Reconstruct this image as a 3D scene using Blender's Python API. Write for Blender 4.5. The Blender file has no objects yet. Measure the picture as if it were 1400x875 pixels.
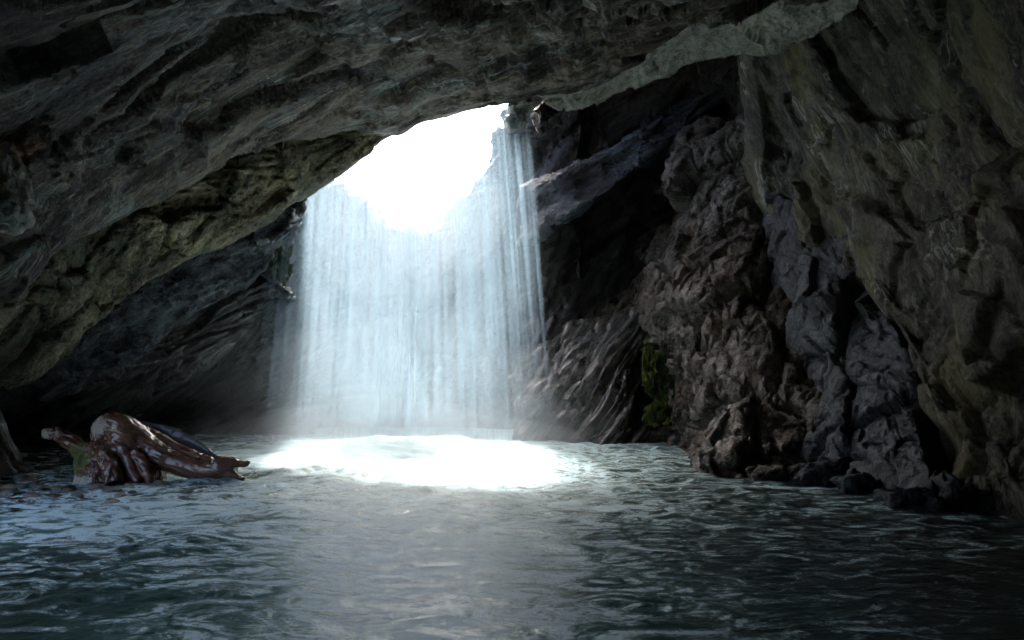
import bpy, math, random
import numpy as np

# ------------------------------------------------------------------ camera, world, sun, exposure
sc = bpy.context.scene
F, CX, CY, H, TILT = 1099.0, 700.0, 437.5, 0.9, math.atan(62.5 / 1099.0)
cam_data = bpy.data.cameras.new("camera")
cam = bpy.data.objects.new("camera", cam_data)
sc.collection.objects.link(cam)
cam.location = (0, 0, H)
cam.rotation_euler = (math.pi / 2 + TILT, 0, 0)
cam_data.angle = 2 * math.atan(700 / F)
cam_data.clip_start = 0.05
cam_data.clip_end = 2000
sc.camera = cam

SUN_EL, SUN_AZ = math.radians(52), math.radians(-5)      # azimuth from +Y towards +X
world = bpy.data.worlds.new("World")
sc.world = world
world.use_nodes = True
wn = world.node_tree
bg = wn.nodes["Background"]
sky = wn.nodes.new("ShaderNodeTexSky")
sky.sky_type = 'NISHITA'
sky.sun_disc = False
sky.sun_elevation = SUN_EL
sky.sun_rotation = SUN_AZ
sky.dust_density = 6.0
sky.air_density = 0.8
sky.ozone_density = 1.0
wn.links.new(sky.outputs[0], bg.inputs[0])
bg.inputs[1].default_value = 0.15
sun_d = bpy.data.lights.new("sun", 'SUN')
sun_d.energy = 2.5
sun_d.angle = math.radians(8)
sun_d.color = (1.0, 0.97, 0.93)
sun = bpy.data.objects.new("sun", sun_d)
sc.collection.objects.link(sun)
sun.rotation_euler = (-(math.pi / 2 - SUN_EL), 0, -SUN_AZ)   # lamp looks back towards the camera, downwards
sun.location = (0, 20, 20)
sc.view_settings.view_transform = 'Standard'
sc.view_settings.look = 'None'
sc.view_settings.exposure = 2.8
sc.view_settings.gamma = 1.0
sc.cycles.max_bounces = 7
sc.cycles.diffuse_bounces = 3
sc.cycles.glossy_bounces = 3
sc.cycles.transmission_bounces = 6
sc.cycles.volume_bounces = 0
sc.cycles.volume_step_rate = 2.0
sc.cycles.volume_max_steps = 64
sc.cycles.use_adaptive_sampling = True
sc.cycles.adaptive_threshold = 0.03
sc.cycles.transparent_max_bounces = 24
sc.cycles.sample_clamp_indirect = 6.0
sc.cycles.caustics_reflective = False
sc.cycles.caustics_refractive = False

# ------------------------------------------------------------------ placing helpers
CT, ST = math.cos(TILT), math.sin(TILT)

def P(px, py, D):
    x = (px - CX) / F; u = (CY - py) / F
    fw = CT - ST * u; up = ST + CT * u
    return np.array([x / fw * D, D, H + up / fw * D])

def G(px, py, z=0.0):
    """point where the pixel's ray meets height z"""
    r = P(px, py, 1.0) - np.array([0, 0, H])
    D = (z - H) / r[2]
    return P(px, py, D)

def W(x, y, z):
    return np.array([x, y, z], float)

def pt(c):
    return c if isinstance(c, np.ndarray) else P(*c)

# ------------------------------------------------------------------ numpy noise
GR = np.array([(1,1,0),(-1,1,0),(1,-1,0),(-1,-1,0),(1,0,1),(-1,0,1),(1,0,-1),(-1,0,-1),
               (0,1,1),(0,-1,1),(0,1,-1),(0,-1,-1),(1,1,0),(-1,1,0),(0,-1,1),(0,-1,-1)], float)

def ih(i, j, k, s):
    h = (i.astype(np.uint32) * np.uint32(374761393) + j.astype(np.uint32) * np.uint32(668265263)
         + k.astype(np.uint32) * np.uint32(2147483647) + np.uint32(s * 974711 + 17))
    h = (h ^ (h >> np.uint32(13))) * np.uint32(1274126177)
    h = (h ^ (h >> np.uint32(15))) * np.uint32(2246822519)
    return h ^ (h >> np.uint32(16))

def perlin(p, seed=0):
    b = np.floor(p); f = p - b; b = b.astype(np.int64) + 100000
    w = f * f * f * (f * (f * 6 - 15) + 10)
    out = np.zeros(len(p))
    for dx in (0, 1):
        wx = w[:, 0] if dx else 1 - w[:, 0]
        for dy in (0, 1):
            wy = w[:, 1] if dy else 1 - w[:, 1]
            for dz in (0, 1):
                wz = w[:, 2] if dz else 1 - w[:, 2]
                g = GR[ih(b[:, 0] + dx, b[:, 1] + dy, b[:, 2] + dz, seed) & np.uint32(15)]
                d = g[:, 0] * (f[:, 0] - dx) + g[:, 1] * (f[:, 1] - dy) + g[:, 2] * (f[:, 2] - dz)
                out += wx * wy * wz * d
    return out

def fbm(p, octs=4, seed=0, ridged=False):
    a, t, s = 1.0, 0.0, 0.0
    for o in range(octs):
        n = perlin(p, seed + o * 7)
        if ridged:
            n = 0.5 - np.abs(n) * 1.6
        t = t + a * n; s += a
        a *= 0.5; p = p * 2.03 + 5.2
    return t / s

def facets(p, seed=0):
    """cells that are each a tilted plane: (height, distance to the cell border)"""
    b = np.floor(p); bi = b.astype(np.int64) + 100000
    n = len(p)
    d1 = np.full(n, 1e9); d2 = np.full(n, 1e9)
    best = np.zeros((n, 3)); bh = np.zeros(n, np.uint32)
    for dx in (-1, 0, 1):
        for dy in (-1, 0, 1):
            for dz in (-1, 0, 1):
                h = ih(bi[:, 0] + dx, bi[:, 1] + dy, bi[:, 2] + dz, seed)
                o = np.stack([(h & np.uint32(1023)), (h >> np.uint32(10)) & np.uint32(1023), (h >> np.uint32(20)) & np.uint32(1023)], 1) / 1023.0
                v = p - (b + np.array([dx, dy, dz]) + o)
                d = (v * v).sum(1)
                m = d < d1
                d2 = np.where(m, d1, np.minimum(d2, d))
                d1 = np.where(m, d, d1)
                best[m] = v[m]; bh[m] = h[m]
    h2 = (bh * np.uint32(2654435761)) ^ (bh >> np.uint32(7))
    t = np.stack([(h2 & np.uint32(255)), (h2 >> np.uint32(8)) & np.uint32(255), (h2 >> np.uint32(16)) & np.uint32(255)], 1) / 127.5 - 1
    lv = ((h2 >> np.uint32(24)) & np.uint32(255)) / 127.5 - 1
    return lv * 0.6 + (best * t).sum(1) * 0.9, np.sqrt(d2) - np.sqrt(d1)

def sstep(a, b, x):
    t = np.clip((x - a) / (b - a), 0, 1)
    return t * t * (3 - 2 * t)

def frame(e1, up=(0, 0, 1)):
    """rows: along the grain, across it, third"""
    a = np.array(e1, float); a /= np.linalg.norm(a)
    b = np.array(up, float); b -= a * b.dot(a); b /= np.linalg.norm(b)
    return np.stack([a, b, np.cross(a, b)])

def rock_disp(p, R, amp=0.1, sc_=1.0, seed=0, stretch=3.0, terr=0.5, terr_f=2.2, facet=1.0, rid=0.5, warp=0.14, soft=0.7):
    q = (p @ R.T) * sc_
    q = q / np.array([stretch, 1.0, 1.3])
    wv = np.stack([fbm(q * 0.9, 3, seed + 31), fbm(q * 0.9 + 9, 3, seed + 32), fbm(q * 0.9 - 7, 3, seed + 33)], 1)
    qw = q + wv * warp
    d = soft * 1.1 * fbm(qw * 0.8, 4, seed)
    f1, b1 = facets(qw * 1.5, seed + 1)
    f2, b2 = facets(qw * 3.6 + wv * 0.3, seed + 2)
    f3, b3 = facets(qw * 10.0, seed + 3)
    d += facet * (0.62 * f1 + 0.26 * f2 + 0.09 * f3)
    d -= facet * (0.22 * np.exp(-b1 * 16) + 0.08 * np.exp(-b2 * 12))
    h = qw[:, 1] * terr_f + 0.35 * fbm(q * 1.7, 3, seed + 5)
    fr = h - np.floor(h)
    tm = 0.4 + 0.9 * fbm(q * 0.7 + 3, 2, seed + 6)
    d += terr * np.clip(tm, 0, 1) * (np.minimum(fr, (1 - fr) * 5) - 0.4)
    h2 = h * 3.3 + 0.5 * fbm(q * 3, 2, seed + 8)
    fr2 = h2 - np.floor(h2)
    d += terr * 0.28 * (np.minimum(fr2, (1 - fr2) * 5) - 0.4)
    d += rid * 0.35 * fbm(qw * 3.1, 4, seed + 9, ridged=True)
    d += 0.10 * fbm(q * np.array([1.0, 1, 1]) * 14, 3, seed + 10)
    return amp * d

# ------------------------------------------------------------------ mesh helpers
def link(o, parent=None):
    sc.collection.objects.link(o)
    if parent is not None:
        o.parent = parent
    return o

def tag(o, label=None, cat=None, group=None, kind=None):
    if label: o["label"] = label
    if cat: o["category"] = cat
    if group: o["group"] = group
    if kind: o["kind"] = kind
    return o

def mesh_np(name, V, Fq, mat, parent=None, smooth=True, origin=None, attrs=None, uv=None):
    V = np.asarray(V, float)
    if origin is not None:
        V = V - np.asarray(origin)
    Fq = np.asarray(Fq, np.int32)
    k = Fq.shape[1]
    me = bpy.data.meshes.new(name)
    me.vertices.add(len(V)); me.vertices.foreach_set("co", V.astype(np.float32).ravel())
    me.loops.add(Fq.size); me.loops.foreach_set("vertex_index", Fq.ravel())
    me.polygons.add(len(Fq)); me.polygons.foreach_set("loop_start", np.arange(0, Fq.size, k, dtype=np.int32))
    if smooth:
        me.polygons.foreach_set("use_smooth", np.ones(len(Fq), bool))
    if attrs:
        for an, av in attrs.items():
            a = me.attributes.new(an, 'FLOAT', 'POINT')
            a.data.foreach_set("value", np.asarray(av, np.float32))
    if uv is not None:
        l = me.uv_layers.new(name="UVMap")
        l.data.foreach_set("uv", np.asarray(uv, np.float32)[Fq.ravel()].ravel())
    me.update(calc_edges=True)
    me.validate()
    if mat is not None:
        me.materials.append(mat)
    o = bpy.data.objects.new(name, me)
    if origin is not None:
        o.location = tuple(float(c) for c in origin)
    return link(o, parent)

def gridfaces(nv, nu, closed=False):
    i = np.arange(nv - 1)[:, None] * nu
    j = np.arange(nu if closed else nu - 1)[None, :]
    jn = (j + 1) % nu
    return np.stack([(i + j).ravel(), (i + jn).ravel(), (i + nu + jn).ravel(), (i + nu + j).ravel()], 1)

def catmull(C, n, axis_pts=None, tens=0.5):
    """C: (k, m) control points, n samples, spacing by chord length"""
    C = np.asarray(C, float); k = len(C)
    if k == 2:
        t = np.linspace(0, 1, n)[:, None]
        return C[0] * (1 - t) + C[1] * t
    if axis_pts is None:
        axis_pts = np.linspace(0, k - 1, n)
    i = np.clip(np.floor(axis_pts).astype(int), 0, k - 2)
    f = (axis_pts - i)[:, None]
    p1, p2 = C[i], C[i + 1]
    p0 = np.where((i == 0)[:, None], 2 * C[0] - C[1], C[np.maximum(i - 1, 0)])
    p3 = np.where((i == k - 2)[:, None], 2 * C[-1] - C[-2], C[np.minimum(i + 2, k - 1)])
    m1, m2 = (p2 - p0) * tens, (p3 - p1) * tens
    f2, f3 = f * f, f * f * f
    return (2*f3-3*f2+1)*p1 + (f3-2*f2+f)*m1 + (-2*f3+3*f2)*p2 + (f3-f2)*m2

def surf(rows, nu, nv, tens=0.4):
    R = np.stack([np.stack([pt(c) for c in r]) for r in rows])           # (kr, kc, 3)
    kr, kc = R.shape[:2]
    def ax(seg, n):
        # vertices spread by segment length, each segment keeps at least a share
        seg = np.maximum(seg, seg.mean() * 0.25)
        cum = np.concatenate([[0], np.cumsum(seg)]); cum /= cum[-1]
        return np.interp(np.linspace(0, 1, n), cum, np.arange(len(cum)))
    mid = R.copy()
    au = ax(np.linalg.norm(np.diff(mid, axis=1), axis=2).mean(0), nu)
    av = ax(np.linalg.norm(np.diff(mid, axis=0), axis=2).mean(1), nv)
    A = catmull(R.transpose(1, 0, 2).reshape(kc, -1), nu, au, tens).reshape(nu, kr, 3)
    B = catmull(A.transpose(1, 0, 2).reshape(kr, -1), nv, av, tens).reshape(nv, nu, 3)
    return B, av, au

def normals(B, toward=(0, 4, 1.2)):
    du = np.gradient(B, axis=1); dv = np.gradient(B, axis=0)
    n = np.cross(du, dv); n /= np.maximum(np.linalg.norm(n, axis=2, keepdims=True), 1e-9)
    s = np.sign(np.median((n * (np.array(toward) - B)).sum(2)))
    return n * (s if s else 1)

def rock_sheet(name, rows, nu, nv, mat, R, parent=None, amp=0.1, toward=(0, 4, 1.2), origin=None, ampfn=None, post=None, tens=0.4, kind=None, **kw):
    B, av, au = surf(rows, nu, nv, tens)
    n = normals(B, toward)
    V = B.reshape(-1, 3).copy(); N = n.reshape(-1, 3)
    a = np.ones(len(V))
    if ampfn is not None:
        vv, uu = np.meshgrid(av, au, indexing='ij')
        a = ampfn(uu.ravel(), vv.ravel())
    d = rock_disp(V, R, amp=amp, **kw)
    V = V + N * (d * a)[:, None]
    if post is not None:
        V = post(V, N)
    o = mesh_np(name, V, gridfaces(nv, nu), mat, parent, origin=origin, smooth=False)
    if kind: o["kind"] = kind
    return o

# ------------------------------------------------------------------ materials
def newmat(name):
    m = bpy.data.materials.new(name); m.use_nodes = True
    nt = m.node_tree
    for n in list(nt.nodes): nt.nodes.remove(n)
    out = nt.nodes.new("ShaderNodeOutputMaterial")
    return m, nt, out

def N(nt, t, **kw):
    n = nt.nodes.new(t)
    for k, v in kw.items():
        if k in n.inputs.keys() if not k.startswith('_') else False:
            n.inputs[k].default_value = v
        else:
            setattr(n, k.lstrip('_'), v)
    return n

def ramp(nt, src, stops, interp='LINEAR'):
    r = nt.nodes.new("ShaderNodeValToRGB")
    r.color_ramp.interpolation = interp
    while len(r.color_ramp.elements) < len(stops): r.color_ramp.elements.new(0.5)
    for e, (p, c) in zip(r.color_ramp.elements, stops):
        e.position = p
        e.color = (c, c, c, 1) if isinstance(c, (int, float)) else (*c, 1)
    nt.links.new(src, r.inputs[0])
    return r.outputs[0]

def mix(nt, fac, a, b, mode='MIX'):
    m = nt.nodes.new("ShaderNodeMix"); m.data_type = 'RGBA'; m.blend_type = mode
    for sock, v in ((m.inputs[0], fac), (m.inputs[6], a), (m.inputs[7], b)):
        if isinstance(v, bpy.types.NodeSocket): nt.links.new(v, sock)
        elif isinstance(v, (int, float)): sock.default_value = v if sock.type == 'VALUE' else (v, v, v, 1)
        else: sock.default_value = (*v, 1)
    return m.outputs[2]

def math_(nt, op, a, b=0.0, c=None, clamp=False):
    m = nt.nodes.new("ShaderNodeMath"); m.operation = op; m.use_clamp = clamp
    for s, v in ((m.inputs[0], a), (m.inputs[1], b)) + (((m.inputs[2], c),) if c is not None else ()):
        if isinstance(v, bpy.types.NodeSocket): nt.links.new(v, s)
        else: s.default_value = v
    return m.outputs[0]

def noise(nt, vec, scale, detail=6, rough=0.55, dist=0.0, typ='FBM'):
    n = nt.nodes.new("ShaderNodeTexNoise"); n.noise_type = typ
    n.inputs["Scale"].default_value = scale; n.inputs["Detail"].default_value = detail
    n.inputs["Roughness"].default_value = rough; n.inputs["Distortion"].default_value = dist
    nt.links.new(vec, n.inputs["Vector"])
    return n.outputs[0]

def grain_coords(nt, R, stretch, third=1.0):
    """object coordinates turned into the rock's own grain and stretched along it"""
    tc = nt.nodes.new("ShaderNodeTexCoord")
    comps = []
    for k in range(3):
        d = nt.nodes.new("ShaderNodeVectorMath"); d.operation = 'DOT_PRODUCT'
        nt.links.new(tc.outputs["Object"], d.inputs[0])
        s = (1.0 / stretch, 1.0, 1.0 / third)[k]
        d.inputs[1].default_value = tuple(R[k] * s)
        comps.append(d.outputs["Value"])
    c = nt.nodes.new("ShaderNodeCombineXYZ")
    for k in range(3): nt.links.new(comps[k], c.inputs[k])
    return tc.outputs["Object"], c.outputs[0]

def rock_mat(name, R, dark, mid, light, patch=None, patch_amt=0.5, vein=None, stretch=5.0, rough=(0.35, 0.8), bump=0.5, scale=1.0, spec=0.5, wet=0.0, patch_scale=0.9, patch_gv=False):
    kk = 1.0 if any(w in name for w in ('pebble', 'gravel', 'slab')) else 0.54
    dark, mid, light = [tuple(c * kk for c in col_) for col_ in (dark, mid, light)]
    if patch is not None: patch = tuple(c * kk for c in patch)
    m, nt, out = newmat(name)
    ob, gv = grain_coords(nt, np.asarray(R), stretch)
    n1 = noise(nt, gv, 1.6 * scale, 8, 0.62, 0.6)
    n2 = noise(nt, gv, 7.0 * scale, 9, 0.65, 0.3)
    n3 = noise(nt, ob, 26 * scale, 6, 0.6, 0.4)
    n4 = noise(nt, gv, 34 * scale, 5, 0.7, 0.5)
    chip = nt.nodes.new("ShaderNodeTexVoronoi"); chip.inputs["Scale"].default_value = 11 * scale; chip.inputs["Randomness"].default_value = 1.0
    cw = nt.nodes.new("ShaderNodeVectorMath"); cw.operation = 'MULTIPLY_ADD'
    cn = nt.nodes.new("ShaderNodeTexNoise"); cn.inputs["Scale"].default_value = 9 * scale; cn.inputs["Detail"].default_value = 5
    nt.links.new(gv, cn.inputs["Vector"]); nt.links.new(cn.outputs[1], cw.inputs[0]); cw.inputs[1].default_value = (0.22, 0.22, 0.22); nt.links.new(gv, cw.inputs[2])
    nt.links.new(cw.outputs[0], chip.inputs["Vector"])
    chs = nt.nodes.new("ShaderNodeSeparateColor"); nt.links.new(chip.outputs["Color"], chs.inputs[0]); chv = chs.outputs[0]
    def amp_(n_, k): return math_(nt, 'MULTIPLY', math_(nt, 'SUBTRACT', n_, 0.5), k)
    s = math_(nt, 'ADD', amp_(n1, 1.0), math_(nt, 'ADD', amp_(n2, 0.85), math_(nt, 'ADD', amp_(n3, 0.6), math_(nt, 'ADD', amp_(n4, 0.7), amp_(chv, 0.16)))))
    s = math_(nt, 'ADD', s, 0.5)
    col = ramp(nt, s, [(0.28, dark), (0.48, mid), (0.60, tuple(0.5 * (a + b) for a, b in zip(mid, light))), (0.74, light)])
    if patch is not None:
        pn = noise(nt, gv if patch_gv else ob, patch_scale, 6, 0.65, 0.8)
        pm = ramp(nt, pn, [(0.47, 0.0), (0.60, 1.0)])
        col = mix(nt, math_(nt, 'MULTIPLY', pm, patch_amt), col, mix(nt, n2, tuple(c * 0.6 for c in patch), tuple(min(1, c * 1.5) for c in patch)))
    if vein is not None:
        vn = noise(nt, gv, 3.1 * scale, 5, 0.6, 1.0)
        vm = ramp(nt, math_(nt, 'ABSOLUTE', math_(nt, 'SUBTRACT', vn, 0.5)), [(0.0, 1.0), (0.028, 0.0)])
        vb = ramp(nt, noise(nt, ob, 1.3, 3), [(0.5, 0.0), (0.6, 0.8)])
        col = mix(nt, math_(nt, 'MULTIPLY', vm, vb), col, vein)
    # fine cracks and pits, darker
    cr = nt.nodes.new("ShaderNodeTexVoronoi"); cr.feature = 'DISTANCE_TO_EDGE'
    cr.inputs["Scale"].default_value = 5.0 * scale
    wv = nt.nodes.new("ShaderNodeVectorMath"); wv.operation = 'MULTIPLY_ADD'
    nz = nt.nodes.new("ShaderNodeTexNoise"); nz.inputs["Scale"].default_value = 6 * scale; nz.inputs["Detail"].default_value = 4
    nt.links.new(gv, nz.inputs["Vector"])
    nt.links.new(nz.outputs[1], wv.inputs[0]); wv.inputs[1].default_value = (0.35, 0.35, 0.35); nt.links.new(gv, wv.inputs[2])
    nt.links.new(wv.outputs[0], cr.inputs["Vector"])
    cm = ramp(nt, cr.outputs["Distance"], [(0.0, 0.0), (0.05, 1.0)])
    crk = ramp(nt, noise(nt, ob, 2.1 * scale, 3), [(0.42, 1.0), (0.58, 0.0)])
    cmix = math_(nt, 'MAXIMUM', cm, crk)
    col = mix(nt, 1.0, col, mix(nt, cmix, (0.45, 0.43, 0.42), (1, 1, 1)), 'MULTIPLY')
    bs = nt.nodes.new("ShaderNodeBsdfPrincipled")
    nt.links.new(col, bs.inputs["Base Color"])
    rn = noise(nt, gv, 4.0 * scale, 5, 0.6)
    rr = nt.nodes.new("ShaderNodeMapRange")
    nt.links.new(rn, rr.inputs[0]); rr.inputs[1].default_value = 0.35; rr.inputs[2].default_value = 0.65
    rr.inputs[3].default_value = rough[0]; rr.inputs[4].default_value = rough[1]
    nt.links.new(rr.outputs[0], bs.inputs["Roughness"])
    bs.inputs["Specular IOR Level"].default_value = spec
    if wet:
        bs.inputs["Coat Weight"].default_value = wet
        bs.inputs["Coat Roughness"].default_value = 0.18
    rid = noise(nt, gv, 9.0 * scale, 8, 0.6, 0.5, 'RIDGED_MULTIFRACTAL')
    hgt = math_(nt, 'MULTIPLY_ADD', n2, 1.0, math_(nt, 'MULTIPLY_ADD', math_(nt, 'MULTIPLY_ADD', chv, 0.22, math_(nt, 'MULTIPLY_ADD', n4, 0.5, n3)), 0.5, math_(nt, 'MULTIPLY_ADD', rid, 0.12, math_(nt, 'MULTIPLY', cmix, 0.12))))
    b = nt.nodes.new("ShaderNodeBump"); b.inputs["Strength"].default_value = bump; b.inputs["Distance"].default_value = 0.09
    nt.links.new(hgt, b.inputs["Height"]); nt.links.new(b.outputs[0], bs.inputs["Normal"])
    nt.links.new(bs.outputs[0], out.inputs[0])
    return m

RL = frame((0.86, 0.12, 0.50))                 # grain of the ceiling and left wall
RR = frame((0.36, -0.30, -0.88), (1, 0, 0.4))  # grain of the right wall
RM = frame((0.62, 0.2, 0.74))                  # strata of the outcrop right of the falls
M_ceil = rock_mat("schist_ceiling", RL, (0.020, 0.014, 0.009), (0.115, 0.084, 0.054), (0.50, 0.39, 0.27), (0.28, 0.20, 0.12), 0.5, (0.30, 0.35, 0.32), bump=0.9)
M_under = rock_mat("yellow_rock", RL, (0.055, 0.042, 0.018), (0.36, 0.28, 0.13), (0.80, 0.64, 0.38), (0.12, 0.15, 0.05), 0.7, None, stretch=1.5, bump=1.0, scale=1.3, patch_scale=1.6)
M_band = rock_mat("blue_band_rock", RL, (0.02, 0.023, 0.026), (0.085, 0.10, 0.11), (0.26, 0.30, 0.33), (0.08, 0.06, 0.045), 0.6, None, rough=(0.15, 0.5), bump=0.9)
M_dark = rock_mat("dark_brown_rock", RL, (0.016, 0.014, 0.012), (0.06, 0.052, 0.043), (0.17, 0.145, 0.12), (0.09, 0.06, 0.04), 0.5, None, rough=(0.2, 0.55), bump=0.9, wet=0.3)
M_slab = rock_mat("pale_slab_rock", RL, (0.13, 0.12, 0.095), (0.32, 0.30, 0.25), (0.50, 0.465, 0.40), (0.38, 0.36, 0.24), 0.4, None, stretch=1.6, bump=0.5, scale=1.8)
M_right = rock_mat("olive_wall_rock", RR, (0.025, 0.023, 0.015), (0.125, 0.115, 0.075), (0.36, 0.33, 0.24), (0.23, 0.20, 0.06), 0.75, (0.45, 0.46, 0.40), stretch=5, bump=0.8, patch_scale=1.6, patch_gv=True)
M_mound = rock_mat("wet_brown_rock", RM, (0.045, 0.034, 0.026), (0.30, 0.25, 0.20), (0.64, 0.57, 0.49), (0.26, 0.15, 0.07), 0.6, None, stretch=1.2, rough=(0.3, 0.7), bump=0.9, scale=1.9, wet=0.12, patch_scale=1.3)
M_strata = rock_mat("wet_strata_rock", RM, (0.025, 0.02, 0.018), (0.17, 0.145, 0.125), (0.46, 0.41, 0.36), (0.26, 0.15, 0.06), 0.5, None, stretch=6, rough=(0.15, 0.5), bump=1.0, scale=1.4, wet=0.5, patch_scale=2.0)
M_blue = rock_mat("blue_grey_rock", RR, (0.03, 0.038, 0.048), (0.075, 0.095, 0.12), (0.17, 0.20, 0.24), (0.14, 0.12, 0.10), 0.3, None, stretch=2.0, rough=(0.35, 0.7), bump=0.7, wet=0.05)
M_hull = rock_mat("hill_rock", RL, (0.05, 0.048, 0.045), (0.12, 0.115, 0.105), (0.22, 0.21, 0.19), None, bump=0.6, scale=0.6)

# ------------------------------------------------------------------ the cave: ceiling and walls
struct = dict(kind="structure")

# main ceiling (columns run left to right)
cE = [(-330, 100, 4.7), (-150, 310, 4.95), (0, 398, 5.4), (80, 345, 5.8), (170, 298, 6.3), (245, 258, 6.8), (330, 207, 7.4), (400, 190, 8.0), (467, 178, 8.5),
      (540, 182, 8.85), (575, 164, 8.95), (625, 152, 9.0), (680, 139, 9.0), (735, 128, 9.0), (800, 117, 8.9), (860, 95, 8.6), (930, 50, 8.0), (990, 18, 7.4), (1060, -10, 6.8), (1180, -60, 6.2), (1400, -160, 5.2), (1900, -300, 4.0)]
def up(c, dpy, dD, sx=1.0):
    return (c[0], c[1] + dpy, c[2] + dD)
nC = len(cE)
tops = []
fr = np.linspace(0, 1, nC)
xs = [c[0] for c in cE]
row_b = [W(-3.2 + 7.4 * f, -3.6, 2.5 + 0.5 * math.sin(f * 3)) for f in fr]
row_a = [W(-3.1 + 6.9 * f, 0.2, 2.35 + 0.45 * math.sin(f * 3)) for f in fr]
row_0 = [P(x * 1.0, -420 + 0.16 * max(0, 500 - x), 1.9 + 0.0004 * abs(x - 700)) for x in xs]
row_1 = [P(x, -110 + 0.42 * max(0, 420 - x), 3.2 + 0.0002 * abs(x - 700)) for x in xs]
row_2 = [P(x, (0.55 * -60 + 0.45 * c[1]) + 0.1 * max(0, 300 - x), 3.0 * 0.42 + c[2] * 0.58) for x, c in zip(xs, cE)]
row_e = [pt(c) for c in cE]
row_f = [pt(up(c, -28, 0.35)) for c in cE]
row_g = [pt(up(c, -110, 0.6)) for c in cE]
row_h = [W(pt(c)[0], pt(c)[1] - 1.2, pt(c)[2] + 2.1) for c in cE]

def ceil_amp(u, v):
    a = np.ones_like(u)
    a *= np.where(v > 4.4, 1 - 0.62 * sstep(4.4, 5.0, v), 1)     # keep the rim of the hole where it stands
    a *= np.where((v > 5.3), 0.5, 1)
    return a
rock_sheet("cave_ceiling", [row_b, row_a, row_0, row_1, row_2, row_e, row_f, row_g, row_h], 620, 420, M_ceil, RL, amp=0.26, seed=3, stretch=3.2, terr=0.8,
           ampfn=ceil_amp, kind="structure", toward=(0, 4, 0))

# yellowish underside layer below the ceiling's broken edge
e2 = [(-300, 640, 5.4), (0, 531, 6.2), (45, 520, 6.4), (80, 490, 6.6), (112, 447, 6.9), (200, 392, 7.3), (262, 352, 7.7), (330, 318, 8.15), (385, 288, 8.5), (430, 262, 8.8), (480, 226, 8.95), (530, 190, 9.02), (570, 168, 9.06), (600, 160, 9.08)]
t2 = [(-300, 520, 5.0), (0, 372, 5.75), (80, 320, 6.1), (120, 290, 6.4), (170, 270, 6.6), (245, 232, 7.1), (300, 200, 7.5), (340, 180, 7.7), (390, 160, 8.1), (440, 150, 8.5), (480, 148, 8.7), (530, 140, 8.85), (570, 140, 9.0), (600, 140, 9.05)]
m2 = [tuple(0.5 * (a + b) + (0, 6, -0.10)[k] for k, (a, b) in enumerate(zip(p, q))) for p, q in zip(t2, e2)]
f2 = [up(c, -14, 0.45) for c in e2]
g2 = [up(c, -60, 0.9) for c in e2]
rock_sheet("cave_ceiling_underside", [t2, m2, e2, f2, g2], 420, 200, M_under, RL, amp=0.15, seed=11, stretch=1.7, terr=0.35, sc_=1.5,
           ampfn=lambda u, v: np.where(u > 8, 0.55, 1.0) * np.where(v > 1.7, 0.6, 1.0), kind="structure", toward=(-1, 3, 0))

# dark blue-grey band under it
e3 = [(-260, 650, 6.4), (0, 545, 7.2), (60, 532, 7.5), (160, 503, 7.9), (250, 446, 8.3), (310, 412, 8.6), (355, 372, 8.85), (392, 330, 9.05), (422, 285, 9.2)]
t3 = [(-260, 560, 6.2), (0, 480, 6.9), (60, 470, 7.1), (130, 420, 7.4), (210, 370, 7.9), (280, 330, 8.2), (330, 300, 8.5), (380, 278, 8.8), (425, 256, 9.05)]
m3 = [tuple(0.5 * (a + b) + (0, 0, -0.05)[k] for k, (a, b) in enumerate(zip(p, q))) for p, q in zip(t3, e3)]
f3 = [up(c, -12, 0.35) for c in e3]; g3 = [up(c, -60, 0.9) for c in e3]
rock_sheet("cave_wall_band", [t3, m3, e3, f3, g3], 320, 120, M_band, RL, amp=0.13, seed=21, stretch=4, terr=0.9, sc_=1.5, kind="structure", toward=(-1, 3, 0))

# brown wall under the band, with a lit lower edge, then the recess down to the water
e4 = [(-300, 700, 7.6), (0, 585, 8.6), (120, 575, 8.8), (230, 536, 9.1), (300, 486, 9.3), (350, 440, 9.55), (385, 408, 9.8), (430, 360, 10.0)]
t4 = [(-300, 620, 7.0), (0, 530, 7.7), (120, 500, 8.1), (230, 430, 8.6), (300, 395, 8.9), (350, 350, 9.15), (385, 312, 9.35), (420, 270, 9.5)]
m4 = [tuple(0.5 * (a + b) for a, b in zip(p, q)) for p, q in zip(t4, e4)]
f4 = [up(c, 8, 0.6) for c in e4]
g4 = [tuple((c[0], 572, 10.6)) for c in e4]
h4 = [tuple((c[0], 625, 10.6)) for c in e4]
g4[0] = (-300, 620, 9.0); h4[0] = (-300, 720, 9.0)
rock_sheet("cave_wall_left", [t4, m4, e4, f4, g4, h4], 320, 220, M_dark, RL, amp=0.14, seed=33, stretch=4, terr=0.9, sc_=1.4, kind="structure", toward=(-1, 3, 1))

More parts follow.
